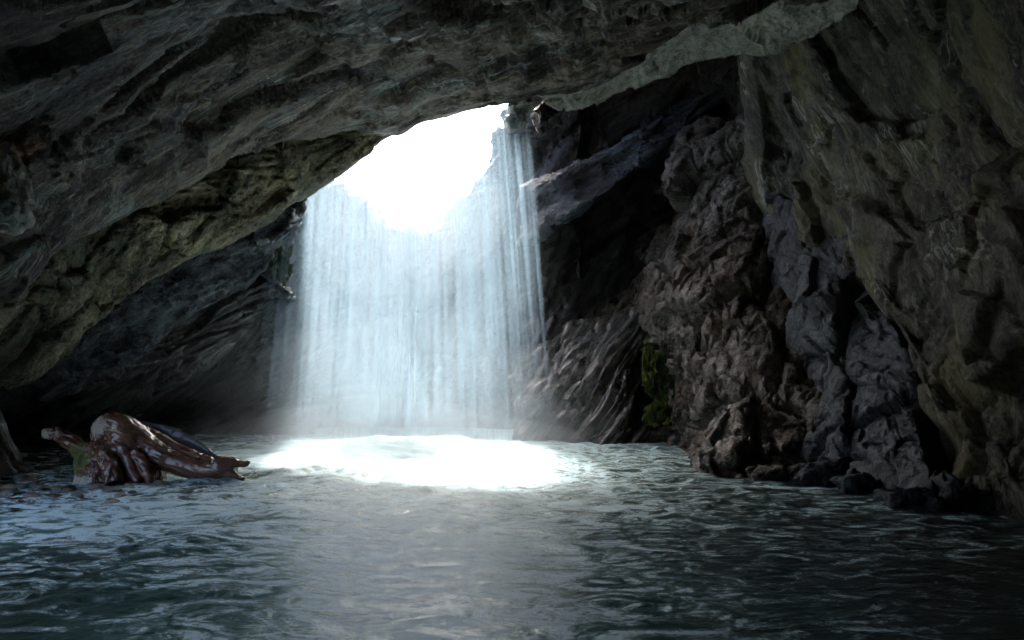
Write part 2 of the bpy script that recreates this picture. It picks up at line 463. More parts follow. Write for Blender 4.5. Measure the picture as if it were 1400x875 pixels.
# wall behind the falls with the V-shaped lip against the sky
lip = [(300, 200), (370, 225), (425, 236), (462, 250), (490, 292), (530, 308), (575, 332), (608, 300), (640, 258), (665, 225), (690, 180), (712, 120), (740, 60), (860, 0)]
DB = [11.3, 11.7, 12.1, 12.2, 12.3, 12.3, 12.3, 12.3, 12.3, 12.2, 12.1, 12.1, 12.4, 13.0]
bw = [[(x, y, d) for (x, y), d in zip(lip, DB)]]
back_top = [pt(c) + np.array([0, 0.8, -0.12]) for c in bw[0]]
back_far = [pt(c) + np.array([0, 6.0, -1.4]) for c in bw[0]]
def lerp(a, b, t): return a * (1 - t) + b * t
foot = [W(pt(c)[0], pt(c)[1] - 0.5, -0.3) for c in bw[0]]
r1 = [lerp(pt(c), f, 0.35) + np.array([0, 0.15, 0]) for c, f in zip(bw[0], foot)]
r2 = [lerp(pt(c), f, 0.7) + np.array([0, 0.1, 0]) for c, f in zip(bw[0], foot)]
rock_sheet("cave_wall_behind_falls", [back_far, back_top, bw[0], r1, r2, foot], 260, 240, M_band, RL, amp=0.2, seed=41, stretch=1.5, terr=0.8, kind="structure",
           toward=(-1, 4, 1.5))

# dark recess at the right of the falls
rec = []
for py, d in ((-260, 10.5), (-20, 12.2), (120, 12.9), (260, 13.0), (400, 12.6), (540, 11.6), (640, 11.2)):
    rec.append([(706, py, d - 1.4), (745, py, d - 1.5), (820, py, d - 1.3), (900, py, d - 1.1), (960, py, d - 1.1), (1010, py, d - 1.9), (1060, py, d - 3.2)])
rock_sheet("cave_wall_recess", rec, 200, 200, M_dark, RM, amp=0.22, seed=51, stretch=3, terr=0.7, kind="structure")

# oblique rib of grey rock across the recess
rb_t = [(712, 258, 10.75), (735, 250, 10.7), (770, 236, 10.6), (830, 205, 10.9), (885, 172, 11.2), (945, 138, 11.5), (1010, 100, 11.6)]
rb_b = [(712, 338, 10.5), (740, 320, 10.4), (790, 288, 10.4), (850, 248, 10.7), (900, 205, 11.0), (945, 166, 11.3), (1010, 120, 11.5)]
rb_m = [tuple(0.5 * (a + b) + (0, 0, 0.03)[k] for k, (a, b) in enumerate(zip(p, q))) for p, q in zip(rb_t, rb_b)]
rock_sheet("rock_rib", [[up(c, 60, 1.6) for c in rb_t], [up(c, 4, 0.6) for c in rb_t], rb_t, rb_m, rb_b, [up(c, -2, 0.7) for c in rb_b], [up(c, -10, 2.0) for c in rb_b]],
           240, 150, M_band, frame((0.8, 0.3, 0.5)), amp=0.10, seed=61, stretch=3, sc_=1.8, terr=0.5, kind="structure")

# right wall
G0 = [
 [(1060, -330, 6.6), (1120, -330, 6.0), (1220, -380, 5.2), (1330, -420, 4.6), (1480, -460, 3.7), (1750, -520, 2.8), (2300, -600, 2.0), W(2.9, -1.0, 2.9)],
 [(1040, -60, 8.4), (1090, -80, 7.6), (1180, -90, 6.7), (1290, -100, 5.7), (1410, -120, 4.7), (1600, -140, 3.8), (2200, -200, 2.4), W(3.1, -1.0, 2.3)],
 [(1008, 76, 9.2), (1060, 66, 8.6), (1130, 55, 7.7), (1240, 60, 6.6), (1400, 70, 5.0), (1600, 80, 3.9), (2200, 100, 2.4), W(3.2, -1.0, 1.7)],
 [(1016, 170, 9.3), (1070, 165, 8.7), (1140, 160, 7.8), (1250, 170, 6.7), (1400, 180, 5.2), (1600, 190, 4.0), (2200, 200, 2.5), W(3.3, -1.0, 1.2)],
 [(1022, 262, 9.3), (1080, 262, 8.6), (1150, 265, 7.8), (1260, 270, 6.6), (1400, 280, 5.2), (1600, 290, 4.0), (2250, 350, 2.5), W(3.3, -1.0, 0.8)],
 [(1062, 318, 8.8), (1110, 322, 8.2), (1180, 335, 7.4), (1280, 350, 6.2), (1400, 360, 5.1), (1600, 380, 3.9), (2300, 500, 2.4), W(3.2, -1.0, 0.5)],
 [(1172, 372, 7.5), (1206, 384, 7.1), (1246, 400, 6.6), (1310, 420, 5.8), (1410, 440, 4.9), (1620, 480, 3.8), (2300, 650, 2.3), W(3.1, -1.0, 0.2)],
 [(1242, 470, 6.4), (1262, 478, 6.2), (1290, 488, 5.9), (1340, 500, 5.4), (1430, 520, 4.7), (1650, 560, 3.6), (2300, 800, 2.2), W(3.0, -1.0, 0.0)],
 [(1262, 548, 5.9), (1292, 556, 5.7), (1324, 566, 5.4), (1370, 580, 5.0), (1460, 610, 4.4), (1680, 680, 3.3), (2300, 950, 2.1), W(2.9, -1.0, -0.2)],
 [(1312, 612, 5.5), (1334, 618, 5.2), (1356, 626, 5.0), (1400, 650, 4.7), (1490, 710, 4.0), (1700, 800, 3.0), (2300, 1100, 1.9), W(2.8, -1.0, -0.3)],
 [(1288, 668, 5.5), (1330, 690, 5.0), (1385, 700, 4.7), (1430, 740, 4.3), (1520, 800, 3.6), (1720, 900, 2.8), (2300, 1250, 1.7), W(2.7, -1.0, -0.5)],
 [(1280, 790, 5.4), (1330, 800, 4.9), (1400, 810, 4.6), (1440, 850, 4.2), (1540, 900, 3.4), (1740, 1050, 2.6), (2300, 1450, 1.6), W(2.6, -1.0, -0.7)],
]
G1 = []
for r in G0:
    c = r[0]
    G1.append([(c[0] + 60, c[1], c[2] + 2.2), (c[0] + 12, c[1], c[2] + 0.7)] + r)
rock_sheet("cave_wall_right", G1, 460, 420, M_right, RR, amp=0.22, seed=71, stretch=3.5, sc_=0.8, terr=0.8, kind="structure", toward=(0, 3, 1.0),
           ampfn=lambda u, v: np.where(u < 2.5, 0.45, 1.0))

# ---- separate rock masses -------------------------------------------------
# pale slab wedged under the ceiling
s_t = [(728, 118, 9.15), (745, 116, 9.15), (800, 104, 9.1), (860, 80, 8.9), (930, 36, 8.4), (990, 4, 7.8), (1050, -30, 7.2), (1130, -50, 6.8), (1200, -80, 6.5)]
s_b = [(733, 130, 9.35), (768, 154, 9.45), (800, 147, 9.4), (850, 126, 9.3), (930, 92, 8.9), (1008, 73, 8.6), (1062, 70, 8.3), (1112, 52, 7.8), (1170, 10, 7.2)]
s_m = [tuple(0.5 * (a + b) + (0, 0, 0.02)[k] for k, (a, b) in enumerate(zip(p, q))) for p, q in zip(s_t, s_b)]
org = pt(s_b[4])
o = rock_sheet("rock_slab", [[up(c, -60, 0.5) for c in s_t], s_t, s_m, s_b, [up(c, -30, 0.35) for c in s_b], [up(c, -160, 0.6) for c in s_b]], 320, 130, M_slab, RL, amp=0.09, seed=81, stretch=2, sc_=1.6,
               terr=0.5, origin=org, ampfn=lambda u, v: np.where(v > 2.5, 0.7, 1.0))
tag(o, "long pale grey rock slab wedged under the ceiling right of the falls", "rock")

# outcrop of tilted strata between the falls and the brown mound
a_ = [
 [(700, 520, 10.9), (735, 492, 10.9), (770, 462, 11.0), (812, 432, 11.1), (852, 402, 11.2), (892, 366, 11.2), (925, 330, 11.2), (950, 290, 11.1)],
 [(705, 540, 10.5), (738, 512, 10.5), (772, 486, 10.5), (815, 460, 10.5), (855, 430, 10.5), (890, 410, 10.5), (925, 380, 10.5), (955, 350, 10.3)],
 [(708, 560, 10.2), (740, 540, 10.1), (776, 520, 10.1), (815, 505, 10.0), (852, 490, 10.0), (872, 480, 10.2), (905, 470, 10.5), (950, 460, 10.3)],
 [(712, 585, 9.9), (742, 575, 9.8), (778, 565, 9.7), (812, 558, 9.6), (848, 550, 9.6), (868, 545, 9.9), (900, 540, 10.4), (950, 540, 10.2)],
 [(714, 606, 9.7), (744, 604, 9.6), (780, 603, 9.5), (815, 603, 9.4), (850, 602, 9.4), (878, 601, 9.6), (905, 600, 10.0), (950, 600, 10.0)],
 [(714, 640, 9.6), (744, 640, 9.5), (780, 640, 9.4), (815, 640, 9.3), (850, 640, 9.3), (878, 640, 9.5), (905, 640, 9.8), (950, 640, 9.8)],
]
a_ = [[up(c, 30, 1.6) for c in a_[0]]] + a_
o = rock_sheet("rock_outcrop", a_, 300, 260, M_strata, RM, amp=0.15, seed=91, stretch=5.5, sc_=1.6, terr=1.2, terr_f=2.6, origin=W(0.9, 9.6, 0), toward=(0, 4, 2))
tag(o, "wet dark outcrop of steep tilted strata beside the waterfall's right edge", "rock")

# brown mound
b_ = [
 [(912, 240, 10.7), (930, 190, 10.8), (965, 165, 10.7), (1010, 160, 10.4), (1060, 170, 9.8), (1110, 200, 9.0)],
 [(930, 290, 10.1), (945, 262, 10.0), (975, 245, 9.9), (1015, 240, 9.6), (1060, 250, 9.2), (1110, 270, 8.8)],
 [(905, 360, 9.9), (935, 345, 9.7), (970, 330, 9.5), (1015, 320, 9.2), (1055, 320, 9.0), (1100, 330, 8.7)],
 [(892, 430, 9.6), (922, 418, 9.3), (965, 400, 9.0), (1015, 390, 8.7), (1062, 395, 8.5), (1105, 410, 8.3)],
 [(922, 490, 9.5), (942, 480, 9.0), (970, 470, 8.6), (1015, 460, 8.2), (1065, 460, 8.0), (1115, 480, 7.8)],
 [(928, 545, 9.4), (942, 540, 8.8), (975, 535, 8.1), (1020, 530, 7.6), (1070, 530, 7.4), (1125, 540, 7.2)],
 [(930, 595, 9.3), (944, 600, 8.3), (970, 600, 7.5), (1020, 600, 7.1), (1075, 600, 6.9), (1130, 600, 6.7)],
 [(922, 612, 9.1), (944, 626, 7.8), (966, 641, 7.0), (1020, 650, 6.6), (1080, 654, 6.4), (1135, 660, 6.3)],
 [(925, 660, 9.1), (948, 680, 7.6), (968, 690, 6.8), (1020, 700, 6.4), (1080, 700, 6.2), (1135, 700, 6.1)],
]
b_ = [[(c[0][0] - 12, c[0][1], c[0][2] + 1.2)] + c for c in b_]
b_ = [[up(c, 10, 1.2) for c in b_[0]]] + b_
o = rock_sheet("rock_mound", b_, 380, 420, M_mound, RM, amp=0.19, seed=101, stretch=1.6, sc_=1.15, terr=0.5, rid=0.15, facet=1.5, soft=0.4, warp=0.08, origin=W(2.6, 7.6, 0), toward=(0, 4, 1))
tag(o, "tall rough brown and grey wet rock mound rising from the pool", "rock")

# blue-grey boulder leaning on the right wall
c_ = [
 [(1050, 262, 9.1), (1085, 268, 8.5), (1125, 285, 8.2), (1160, 300, 7.8), (1190, 325, 7.7)],
 [(1062, 320, 8.75), (1095, 325, 8.2), (1130, 330, 7.9), (1165, 345, 7.5), (1195, 370, 7.3)],
 [(1068, 400, 8.35), (1105, 400, 7.8), (1145, 405, 7.4), (1190, 420, 7.0), (1232, 440, 6.8)],
 [(1092, 470, 7.9), (1125, 470, 7.3), (1165, 475, 6.9), (1210, 480, 6.6), (1255, 500, 6.3)],
 [(1108, 530, 7.4), (1140, 535, 6.8), (1180, 535, 6.4), (1220, 540, 6.1), (1262, 560, 5.9)],
 [(1105, 590, 6.9), (1140, 590, 6.3), (1185, 595, 6.0), (1230, 605, 5.7), (1275, 620, 5.5)],
 [(1105, 650, 6.6), (1145, 655, 6.2), (1190, 664, 5.8), (1240, 680, 5.4), (1285, 694, 5.1)],
 [(1105, 700, 6.5), (1145, 710, 6.1), (1190, 720, 5.7), (1240, 730, 5.3), (1290, 750, 5.0)],
]
c_ = [[(r[0][0] - 8, r[0][1], r[0][2] + 0.9)] + r + [(r[-1][0] + 10, r[-1][1], r[-1][2] + 1.2)] for r in c_]
o = rock_sheet("boulder", c_, 260, 380, M_blue, RR, amp=0.17, seed=113, stretch=1.8, sc_=0.9, terr=0.3, facet=1.2, soft=0.4, warp=0.08, rid=0.15, origin=W(3.0, 6.0, 0), toward=(0, 4, 1))
tag(o, "big blue-grey boulder between the brown mound and the right wall", "boulder")

# ------------------------------------------------------------------ hill around the cave (keeps the daylight out except at its openings)
def plain_sheet(name, rows, nu, nv, amp, seed, toward):
    rock_sheet(name, rows, nu, nv, M_hull, RL, amp=amp, seed=seed, stretch=1.5, sc_=0.7, terr=0.3, tens=0.0, kind="structure", toward=toward)
# left side: from the mouth (y 3.4) back to behind the falls
plain_sheet("hillside_left", [[W(-5.2, 5.6, -0.6), W(-6.2, 7.5, -0.6), W(-5.5, 11.8, -0.6), W(-3.4, 13.4, -0.6)],
                              [W(-4.7, 5.2, 2.0), W(-6.0, 7.5, 3.0), W(-5.0, 11.4, 3.2), W(-3.3, 12.9, 3.8)],
                              [W(-4.2, 4.6, 2.9), W(-4.5, 7.0, 4.8), W(-3.8, 9.5, 5.4), W(-3.5, 12.4, 5.2)]], 60, 60, 0.2, 201, (0, 6, 0))
# top: over the whole ceiling up to the front rim of the hole
plain_sheet("hillside_top", [[W(-3.6, -5.2, 3.4), W(-2, -5.2, 3.6), W(3, -5.2, 3.6), W(8, -5.2, 3.5)],
                             [W(-3.9, 2, 3.4), W(-2, 2, 4.4), W(3, 2, 4.6), W(8, 2, 4.2)],
                             [W(-4.6, 6.5, 5.0), W(-2.4, 7.9, 5.1), W(1.0, 8.3, 5.3), W(7, 7.5, 5.6)]], 80, 80, 0.15, 211, (0, 4, 20))
plain_sheet("hillside_right", [[W(0.75, 8.4, 5.3), W(7, 7.4, 5.6), W(9, 7.4, 4)],
                               [W(0.75, 11.0, 5.4), W(5, 12, 5.8), W(9, 12, 4)],
                               [W(1.0, 15, 4.6), W(6, 15, 5), W(9, 15, 4)]], 60, 60, 0.15, 221, (0, 10, 20))
plain_sheet("hillside_back", [[W(0.95, 11.3, -0.6), W(1.2, 14.2, -0.6), W(6.5, 14.2, -0.6), W(8, 6, -0.6), W(4.2, -1.5, -0.6), W(2.6, -4.5, -0.6), W(-2.5, -4.3, -0.6), W(-4.5, 2.9, -0.6)],  # the run behind the camera is added, unseen, to cut daylight from there
                              [W(0.95, 11.3, 3), W(1.2, 14.2, 3), W(6.5, 14.2, 3), W(8, 6, 3), W(4.4, -1.5, 2), W(2.6, -4.5, 2), W(-2.5, -4.3, 2), W(-4.4, 3.0, 2)],
                              [W(0.9, 11.3, 5.8), W(1.2, 14.2, 5.8), W(6.5, 14.2, 6.0), W(8, 6, 6.0), W(4.6, -1.5, 4.2), W(2.6, -4.5, 4.2), W(-2.5, -4.3, 4.2), W(-3.9, 3.1, 4.0)]], 160, 60, 0.1, 231, (3, 6, 1))

# unseen ground outside, toned pale tan to bounce warm light into the cave
m_gr, nt, out = newmat("outside_ground")
ob = nt.nodes.new("ShaderNodeTexCoord").outputs["Object"]
bs = nt.nodes.new("ShaderNodeBsdfPrincipled"); bs.inputs["Roughness"].default_value = 0.9
nt.links.new(ramp(nt, noise(nt, ob, 0.7, 8), [(0.35, (0.30, 0.27, 0.21)), (0.6, (0.52, 0.46, 0.37))]), bs.inputs["Base Color"])
nt.links.new(bs.outputs[0], out.inputs[0])
xs_ = np.linspace(-400, 400, 60); ys_ = np.linspace(-400, 400, 60)
gx, gy = np.meshgrid(xs_, ys_)
gz = np.full(gx.shape, -0.75)
gro = mesh_np("ground", np.stack([gx.ravel(), gy.ravel(), gz.ravel()], 1), gridfaces(60, 60), m_gr)
gro["kind"] = "structure"

# ------------------------------------------------------------------ water
def axis_dense(a, b, n, c, w):
    t = np.linspace(a, b, 4000)
    dens = 0.35 + np.exp(-((t - c) / w) ** 2)
    cum = np.cumsum(dens); cum = (cum - cum[0]) / (cum[-1] - cum[0])
    return np.interp(np.linspace(0, 1, n), cum, t)
wx = axis_dense(-8, 7, 520, -0.5, 3.5); wy = axis_dense(-5, 12.5, 620, 6.0, 3.5)
X, Y = np.meshgrid(wx, wy)
p = np.stack([X.ravel(), Y.ravel(), np.zeros(X.size)], 1)
FX, FY = -1.15, 8.1                                   # where the falls strike the pool
dx, dy = p[:, 0] - FX, p[:, 1] - FY
rad = np.sqrt((dx / 1.6) ** 2 + (dy / 1.55) ** 2)
ang = np.arctan2(dy, dx)
wob = 0.35 * fbm(p * 1.1, 3, 301)
core = 1 - sstep(0.85, 1.45, rad + wob)
near = 1 - sstep(1.2, 3.6, rad + wob)
# ripples leave the falls as rings, broken by turbulence
rr_ = np.sqrt(dx ** 2 + dy ** 2)
q = np.stack([rr_ * 2.6, ang * 2.4, np.zeros(len(p))], 1)
z = 0.004 * fbm(np.stack([p[:, 0] * 2.6, p[:, 1] * 4.0, p[:, 2]], 1), 5, 310)
z += 0.006 * fbm(q * 1.8, 3, 320) * (0.3 + 0.7 * near)
z += core * (0.05 + 0.10 * fbm(p * 2.2, 3, 330)) + 0.05 * near * fbm(p * 3.1, 4, 340)
# small standing chop by the left front stones
z += 0.03 * np.exp(-(((p[:, 0] + 1.6) / 0.5) ** 2 + ((p[:, 1] - 3.2) / 0.25) ** 2)) * fbm(p * 9, 3, 345)
wV = p.copy(); wV[:, 2] = z
yy_ = p[:, 1]
aer_refl = np.exp(-((p[:, 0] + 0.9 - 0.12 * (8 - yy_)) / (0.75 + 0.15 * (yy_ - 1).clip(0))) ** 2) * sstep(0.2, 1.8, yy_ + 0.5 * fbm(p * 0.9, 3, 351))  # aerated water; the pale near middle also paints in the opening's reflection
aer_refl = np.maximum(aer_refl, 0.75 * np.exp(-((p[:, 0] + 2.3) / 1.1) ** 2 - ((yy_ - 4.9) / 0.9) ** 2))
aer_refl = np.clip(aer_refl + 0.30 * fbm(p * 1.1, 4, 352) * sstep(0.02, 0.3, aer_refl), 0, 1)
shallow = sstep(-1.7, -3.6, p[:, 0] + 0.5 * fbm(p * 0.8, 3, 350)) * sstep(4.2, 5.6, p[:, 1])

m_w, nt, out = newmat("pool_water")
ob = nt.nodes.new("ShaderNodeTexCoord").outputs["Object"]
def attr(nt, n):
    a = nt.nodes.new("ShaderNodeAttribute"); a.attribute_name = n; return a.outputs["Fac"]
aC, aN, aS, aA = attr(nt, "core"), attr(nt, "near"), attr(nt, "shallow"), attr(nt, "aerated_refl")
mp = nt.nodes.new("ShaderNodeMapping"); mp.inputs["Scale"].default_value = (1.0, 1.45, 1.0)
nt.links.new(ob, mp.inputs[0])
fo1 = noise(nt, mp.outputs[0], 3.6, 10, 0.70, 1.8)
fo2 = noise(nt, mp.outputs[0], 13.0, 8, 0.72, 3.0)
fo3 = noise(nt, ob, 0.55, 3, 0.5)
rdg = math_(nt, 'SUBTRACT', 1.0, math_(nt, 'MULTIPLY', math_(nt, 'ABSOLUTE', math_(nt, 'SUBTRACT', fo2, 0.5)), 12.0), clamp=True)
def am(n_, k): return math_(nt, 'MULTIPLY', math_(nt, 'SUBTRACT', n_, 0.5), k)
fm = math_(nt, 'ADD', am(fo1, 7.5), math_(nt, 'ADD', am(fo2, 4.0), math_(nt, 'ADD', am(fo3, 1.2), math_(nt, 'MULTIPLY', rdg, 0.12))))
fm = math_(nt, 'ADD', fm, math_(nt, 'ADD', math_(nt, 'MULTIPLY', aN, 0.52), math_(nt, 'MULTIPLY', aA, 0.95)))
foam = ramp(nt, fm, [(0.25, 0.0), (1.0, 0.5), (1.9, 0.95)])
aC2 = math_(nt, 'MULTIPLY', aC, ramp(nt, math_(nt, 'ADD', math_(nt, 'ADD', am(fo1, 2.0), am(fo2, 1.5)), math_(nt, 'MULTIPLY', aC, 1.0)), [(0.25, 0.0), (0.8, 1.0)]))
foam = math_(nt, 'MAXIMUM', foam, aC2, clamp=True)
deep = mix(nt, ramp(nt, noise(nt, ob, 0.8, 4), [(0.4, 0.0), (0.6, 1.0)]), (0.007, 0.015, 0.013), (0.016, 0.034, 0.029))
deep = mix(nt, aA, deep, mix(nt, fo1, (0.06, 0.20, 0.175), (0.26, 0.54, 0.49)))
murk = nt.nodes.new("ShaderNodeBsdfPrincipled")
nt.links.new(deep, murk.inputs["Base Color"])
murk.inputs["Roughness"].default_value = 0.3; murk.inputs["IOR"].default_value = 1.33
tr = nt.nodes.new("ShaderNodeBsdfTransparent"); tr.inputs[0].default_value = (0.72, 0.80, 0.78, 1)
gl = nt.nodes.new("ShaderNodeBsdfGlossy"); gl.inputs["Roughness"].default_value = 0.1
fr_ = nt.nodes.new("ShaderNodeFresnel"); fr_.inputs[0].default_value = 1.33
clear = nt.nodes.new("ShaderNodeMixShader"); nt.links.new(fr_.outputs[0], clear.inputs[0]); nt.links.new(tr.outputs[0], clear.inputs[1]); nt.links.new(gl.outputs[0], clear.inputs[2])
wmix = nt.nodes.new("ShaderNodeMixShader"); nt.links.new(math_(nt, 'MULTIPLY', aS, 0.9), wmix.inputs[0]); nt.links.new(murk.outputs[0], wmix.inputs[1]); nt.links.new(clear.outputs[0], wmix.inputs[2])
fb = nt.nodes.new("ShaderNodeBsdfPrincipled"); fb.inputs["Base Color"].default_value = (0.64, 0.86, 0.92, 1); fb.inputs["Roughness"].default_value = 0.6
fmix = nt.nodes.new("ShaderNodeMixShader"); nt.links.new(foam, fmix.inputs[0]); nt.links.new(wmix.outputs[0], fmix.inputs[1]); nt.links.new(fb.outputs[0], fmix.inputs[2])
bh = math_(nt, 'MULTIPLY_ADD', noise(nt, mp.outputs[0], 4.0, 3, 0.5, 1.4), 1.0, math_(nt, 'MULTIPLY', noise(nt, mp.outputs[0], 13.0, 2, 0.5, 1.2), 0.22))
bp = nt.nodes.new("ShaderNodeBump"); bp.inputs["Strength"].default_value = 0.6; bp.inputs["Distance"].default_value = 0.022
nt.links.new(bh, bp.inputs["Height"]); nt.links.new(math_(nt, "MULTIPLY_ADD", aC, -0.45, 0.6), bp.inputs["Strength"])
for n_ in (murk, gl, fb, fr_): nt.links.new(bp.outputs[0], n_.inputs["Normal"])
nt.links.new(fmix.outputs[0], out.inputs[0])
pool = mesh_np("pool_water", wV, gridfaces(620, 520), m_w, attrs=dict(core=core, near=near, shallow=shallow, aerated_refl=aer_refl))
pool["kind"] = "structure"

# gravel bed under the shallows
m_bed = rock_mat("gravel_bed", frame((1, 0, 0)), (0.12, 0.10, 0.075), (0.34, 0.30, 0.23), (0.55, 0.50, 0.42), (0.22, 0.15, 0.08), 0.6, stretch=1.5, scale=3, bump=0.8)
bx, by = np.meshgrid(np.linspace(-8, 7, 200), np.linspace(-5, 12.5, 220))
bp_ = np.stack([bx.ravel(), by.ravel(), np.zeros(bx.size)], 1)
bsh = sstep(-1.4, -3.8, bp_[:, 0]) * sstep(4.0, 5.6, bp_[:, 1])
bp_[:, 2] = -0.5 + 0.43 * bsh + 0.05 * fbm(bp_ * 1.3, 4, 360)
bed = mesh_np("stream_bed", bp_, gridfaces(220, 200), m_bed); bed["kind"] = "structure"

# ------------------------------------------------------------------ waterfall
def falls_mat(name, sx, sy, lo, hi, amount, seed, col=(0.42, 0.54, 0.62)):
    m, nt, out = newmat(name)
    uv = nt.nodes.new("ShaderNodeTexCoord").outputs["UV"]
    def st(ax, ay, off):
        mp = nt.nodes.new("ShaderNodeMapping"); mp.inputs["Scale"].default_value = (ax, ay, 1); mp.inputs["Location"].default_value = (off, off * 0.37, off)
        nt.links.new(uv, mp.inputs[0]); return mp.outputs[0]
    a = noise(nt, st(sx, sy, seed), 1.0, 6, 0.7)
    b = noise(nt, st(sx * 5, sy * 1.6, seed + 3.3), 1.0, 5, 0.65)
    c = noise(nt, st(sx * 0.16, sy * 0.5, seed + 7.1), 1.0, 3, 0.5)
    s = math_(nt, 'MULTIPLY_ADD', a, 0.4, math_(nt, 'MULTIPLY_ADD', b, 0.2, math_(nt, 'MULTIPLY', c, 0.4)))
    al = ramp(nt, s, [(lo, 0.0), (hi, 1.0)])
    al = math_(nt, 'MULTIPLY', math_(nt, 'MULTIPLY', al, attr(nt, "env")), amount, clamp=True)
    d = nt.nodes.new("ShaderNodeBsdfDiffuse"); d.inputs[0].default_value = (*col, 1)
    t = nt.nodes.new("ShaderNodeBsdfTranslucent"); t.inputs[0].default_value = (*col, 1)
    w = nt.nodes.new("ShaderNodeMixShader"); w.inputs[0].default_value = 0.55
    nt.links.new(d.outputs[0], w.inputs[1]); nt.links.new(t.outputs[0], w.inputs[2])
    tr = nt.nodes.new("ShaderNodeBsdfTransparent")
    x = nt.nodes.new("ShaderNodeMixShader"); nt.links.new(al, x.inputs[0]); nt.links.new(tr.outputs[0], x.inputs[1]); nt.links.new(w.outputs[0], x.inputs[2])
    nt.links.new(x.outputs[0], out.inputs[0])
    return m

fall = bpy.data.objects.new("waterfall", None); link(fall); fall.location = (-1.2, 9.3, 0)
tag(fall, "silky white waterfall dropping through the skylight hole into the pool", "waterfall")
ZT = 4.75
def fall_pt(u, v, off, rng_amp=0.0):
    """u 0..1 across, v 0..1 down; leaves the rock at y 8.95 and arcs away from the camera"""
    xl = -2.52 - 0.42 * v ** 1.2; xr = 0.0 + 0.42 * v ** 0.9
    x = xl + (xr - xl) * u
    y = 9.08 + 0.34 * np.sqrt(v) * (0.6 + off) + 0.10 * np.sin(u * 7 + off * 9) + off * 0.18
    z = ZT * (1 - v) - 0.12 * v
    return x, y, z
for li, (off, sx, amt, lo, hi) in enumerate([(0.0, 12, 0.46, 0.42, 0.62), (0.5, 8, 0.48, 0.42, 0.62), (1.0, 5, 0.44, 0.41, 0.62)]):
    nu, nv = 220, 90
    u, v = np.meshgrid(np.linspace(0, 1, nu), np.linspace(0, 1, nv))
    uu, vv = u.ravel(), v.ravel()
    x, y, z = fall_pt(uu, vv, off)
    y = y + 0.06 * fbm(np.stack([uu * 9, vv * 0.6, uu * 0 + li], 1), 3, 400 + li)
    x = x + 0.03 * fbm(np.stack([uu * 12, vv * 1.2, uu * 0 + li + 5], 1), 2, 410 + li)
    env = sstep(0, 0.18, uu + 0.05 * fbm(np.stack([uu * 3, vv * 0.7, uu * 0 + li * 3], 1), 2, 430)) * sstep(1.0, 0.80, uu)
    env *= 0.34 + 0.35 * np.exp(-((uu - 0.46) / 0.22) ** 2) + 0.6 * np.exp(-((uu - 0.52) / 0.06) ** 2) * sstep(0.25, 0.5, vv) + 0.25 * np.exp(-((uu - 0.12) / 0.1) ** 2)
    env *= 0.42 + 1.25 * sstep(0.2, 0.95, vv)
    env *= sstep(1.0, 0.90, vv + 0.03 * fbm(np.stack([uu * 14, uu * 0, uu * 0 + li], 1), 2, 440))
    V = np.stack([x, y, z], 1) - np.array(fall.location)
    o = mesh_np("water_sheet", V, gridfaces(nv, nu), falls_mat("falling_water_%d" % li, sx, 0.7, lo, hi, amt, li * 13.0), fall,
                attrs=dict(env=env), uv=np.stack([uu * 3.0, vv * 4.0], 1))

lp_ = [(360, 224), (400, 230), (440, 240), (470, 258), (495, 294), (530, 310), (575, 333), (608, 302), (640, 262), (668, 226), (692, 182), (716, 120)]
L0 = np.stack([P(x_, y_, 12.28) for x_, y_ in lp_])
nu, nv = 180, 40
Lc = catmull(L0, nu, tens=0.4); vv2 = np.linspace(0, 1, nv)
Vg = np.stack([Lc + np.array([0, 0.55 - 0.75 * t, 0.04 + 0.08 * math.sin(min(1, t * 3) * math.pi) - 1.9 * max(0, t - 0.25)]) for t in vv2])
gu, gv_ = np.meshgrid(np.linspace(0, 1, nu), vv2); gu, gv_ = gu.ravel(), gv_.ravel()
env = sstep(0, 0.08, gu) * sstep(1.0, 0.94, gu) * sstep(0, 0.22, gv_) * sstep(1.0, 0.35, gv_)
mesh_np("water_sheet", Vg.reshape(-1, 3) - np.array(fall.location), gridfaces(nv, nu), falls_mat("lip_water", 9, 0.5, 0.36, 0.58, 0.65, 71.0), fall,
        attrs=dict(env=env), uv=np.stack([gu * 3.0, gv_ * 1.5], 1))
m_st, nt, out = newmat("water_strand")
d = nt.nodes.new("ShaderNodeBsdfDiffuse"); d.inputs[0].default_value = (0.38, 0.54, 0.65, 1)
t = nt.nodes.new("ShaderNodeBsdfTranslucent"); t.inputs[0].default_value = (0.38, 0.54, 0.65, 1)
w = nt.nodes.new("ShaderNodeMixShader"); w.inputs[0].default_value = 0.5
nt.links.new(d.outputs[0], w.inputs[1]); nt.links.new(t.outputs[0], w.inputs[2])
tr = nt.nodes.new("ShaderNodeBsdfTransparent")
x_ = nt.nodes.new("ShaderNodeMixShader"); nt.links.new(attr(nt, "env"), x_.inputs[0]); nt.links.new(tr.outputs[0], x_.inputs[1]); nt.links.new(w.outputs[0], x_.inputs[2])
nt.links.new(x_.outputs[0], out.inputs[0])
def strands(name, n, seed, parent, fn, loc):
    rg = np.random.default_rng(seed)
    Vs, Fs, Es = [], [], []; base = 0; k = 22
    for i in range(n):
        c, wd, op = fn(rg, k)
        L = c + np.stack([-wd / 2, 0 * wd, 0 * wd], 1); Rr = c + np.stack([wd / 2, 0 * wd, 0 * wd], 1)
        C2 = c + np.stack([0 * wd, -wd * 0.35, 0 * wd], 1)
        Vs.append(np.stack([L, C2, Rr], 1).reshape(-1, 3)); Es.append(np.stack([op * 0.15, op, op * 0.15], 1).ravel())
        Fs.append(gridfaces(k, 3) + base); base += 3 * k
    o = mesh_np(name, np.concatenate(Vs) - np.asarray(loc), np.concatenate(Fs), m_st, parent, attrs=dict(env=np.concatenate(Es)))
    return o
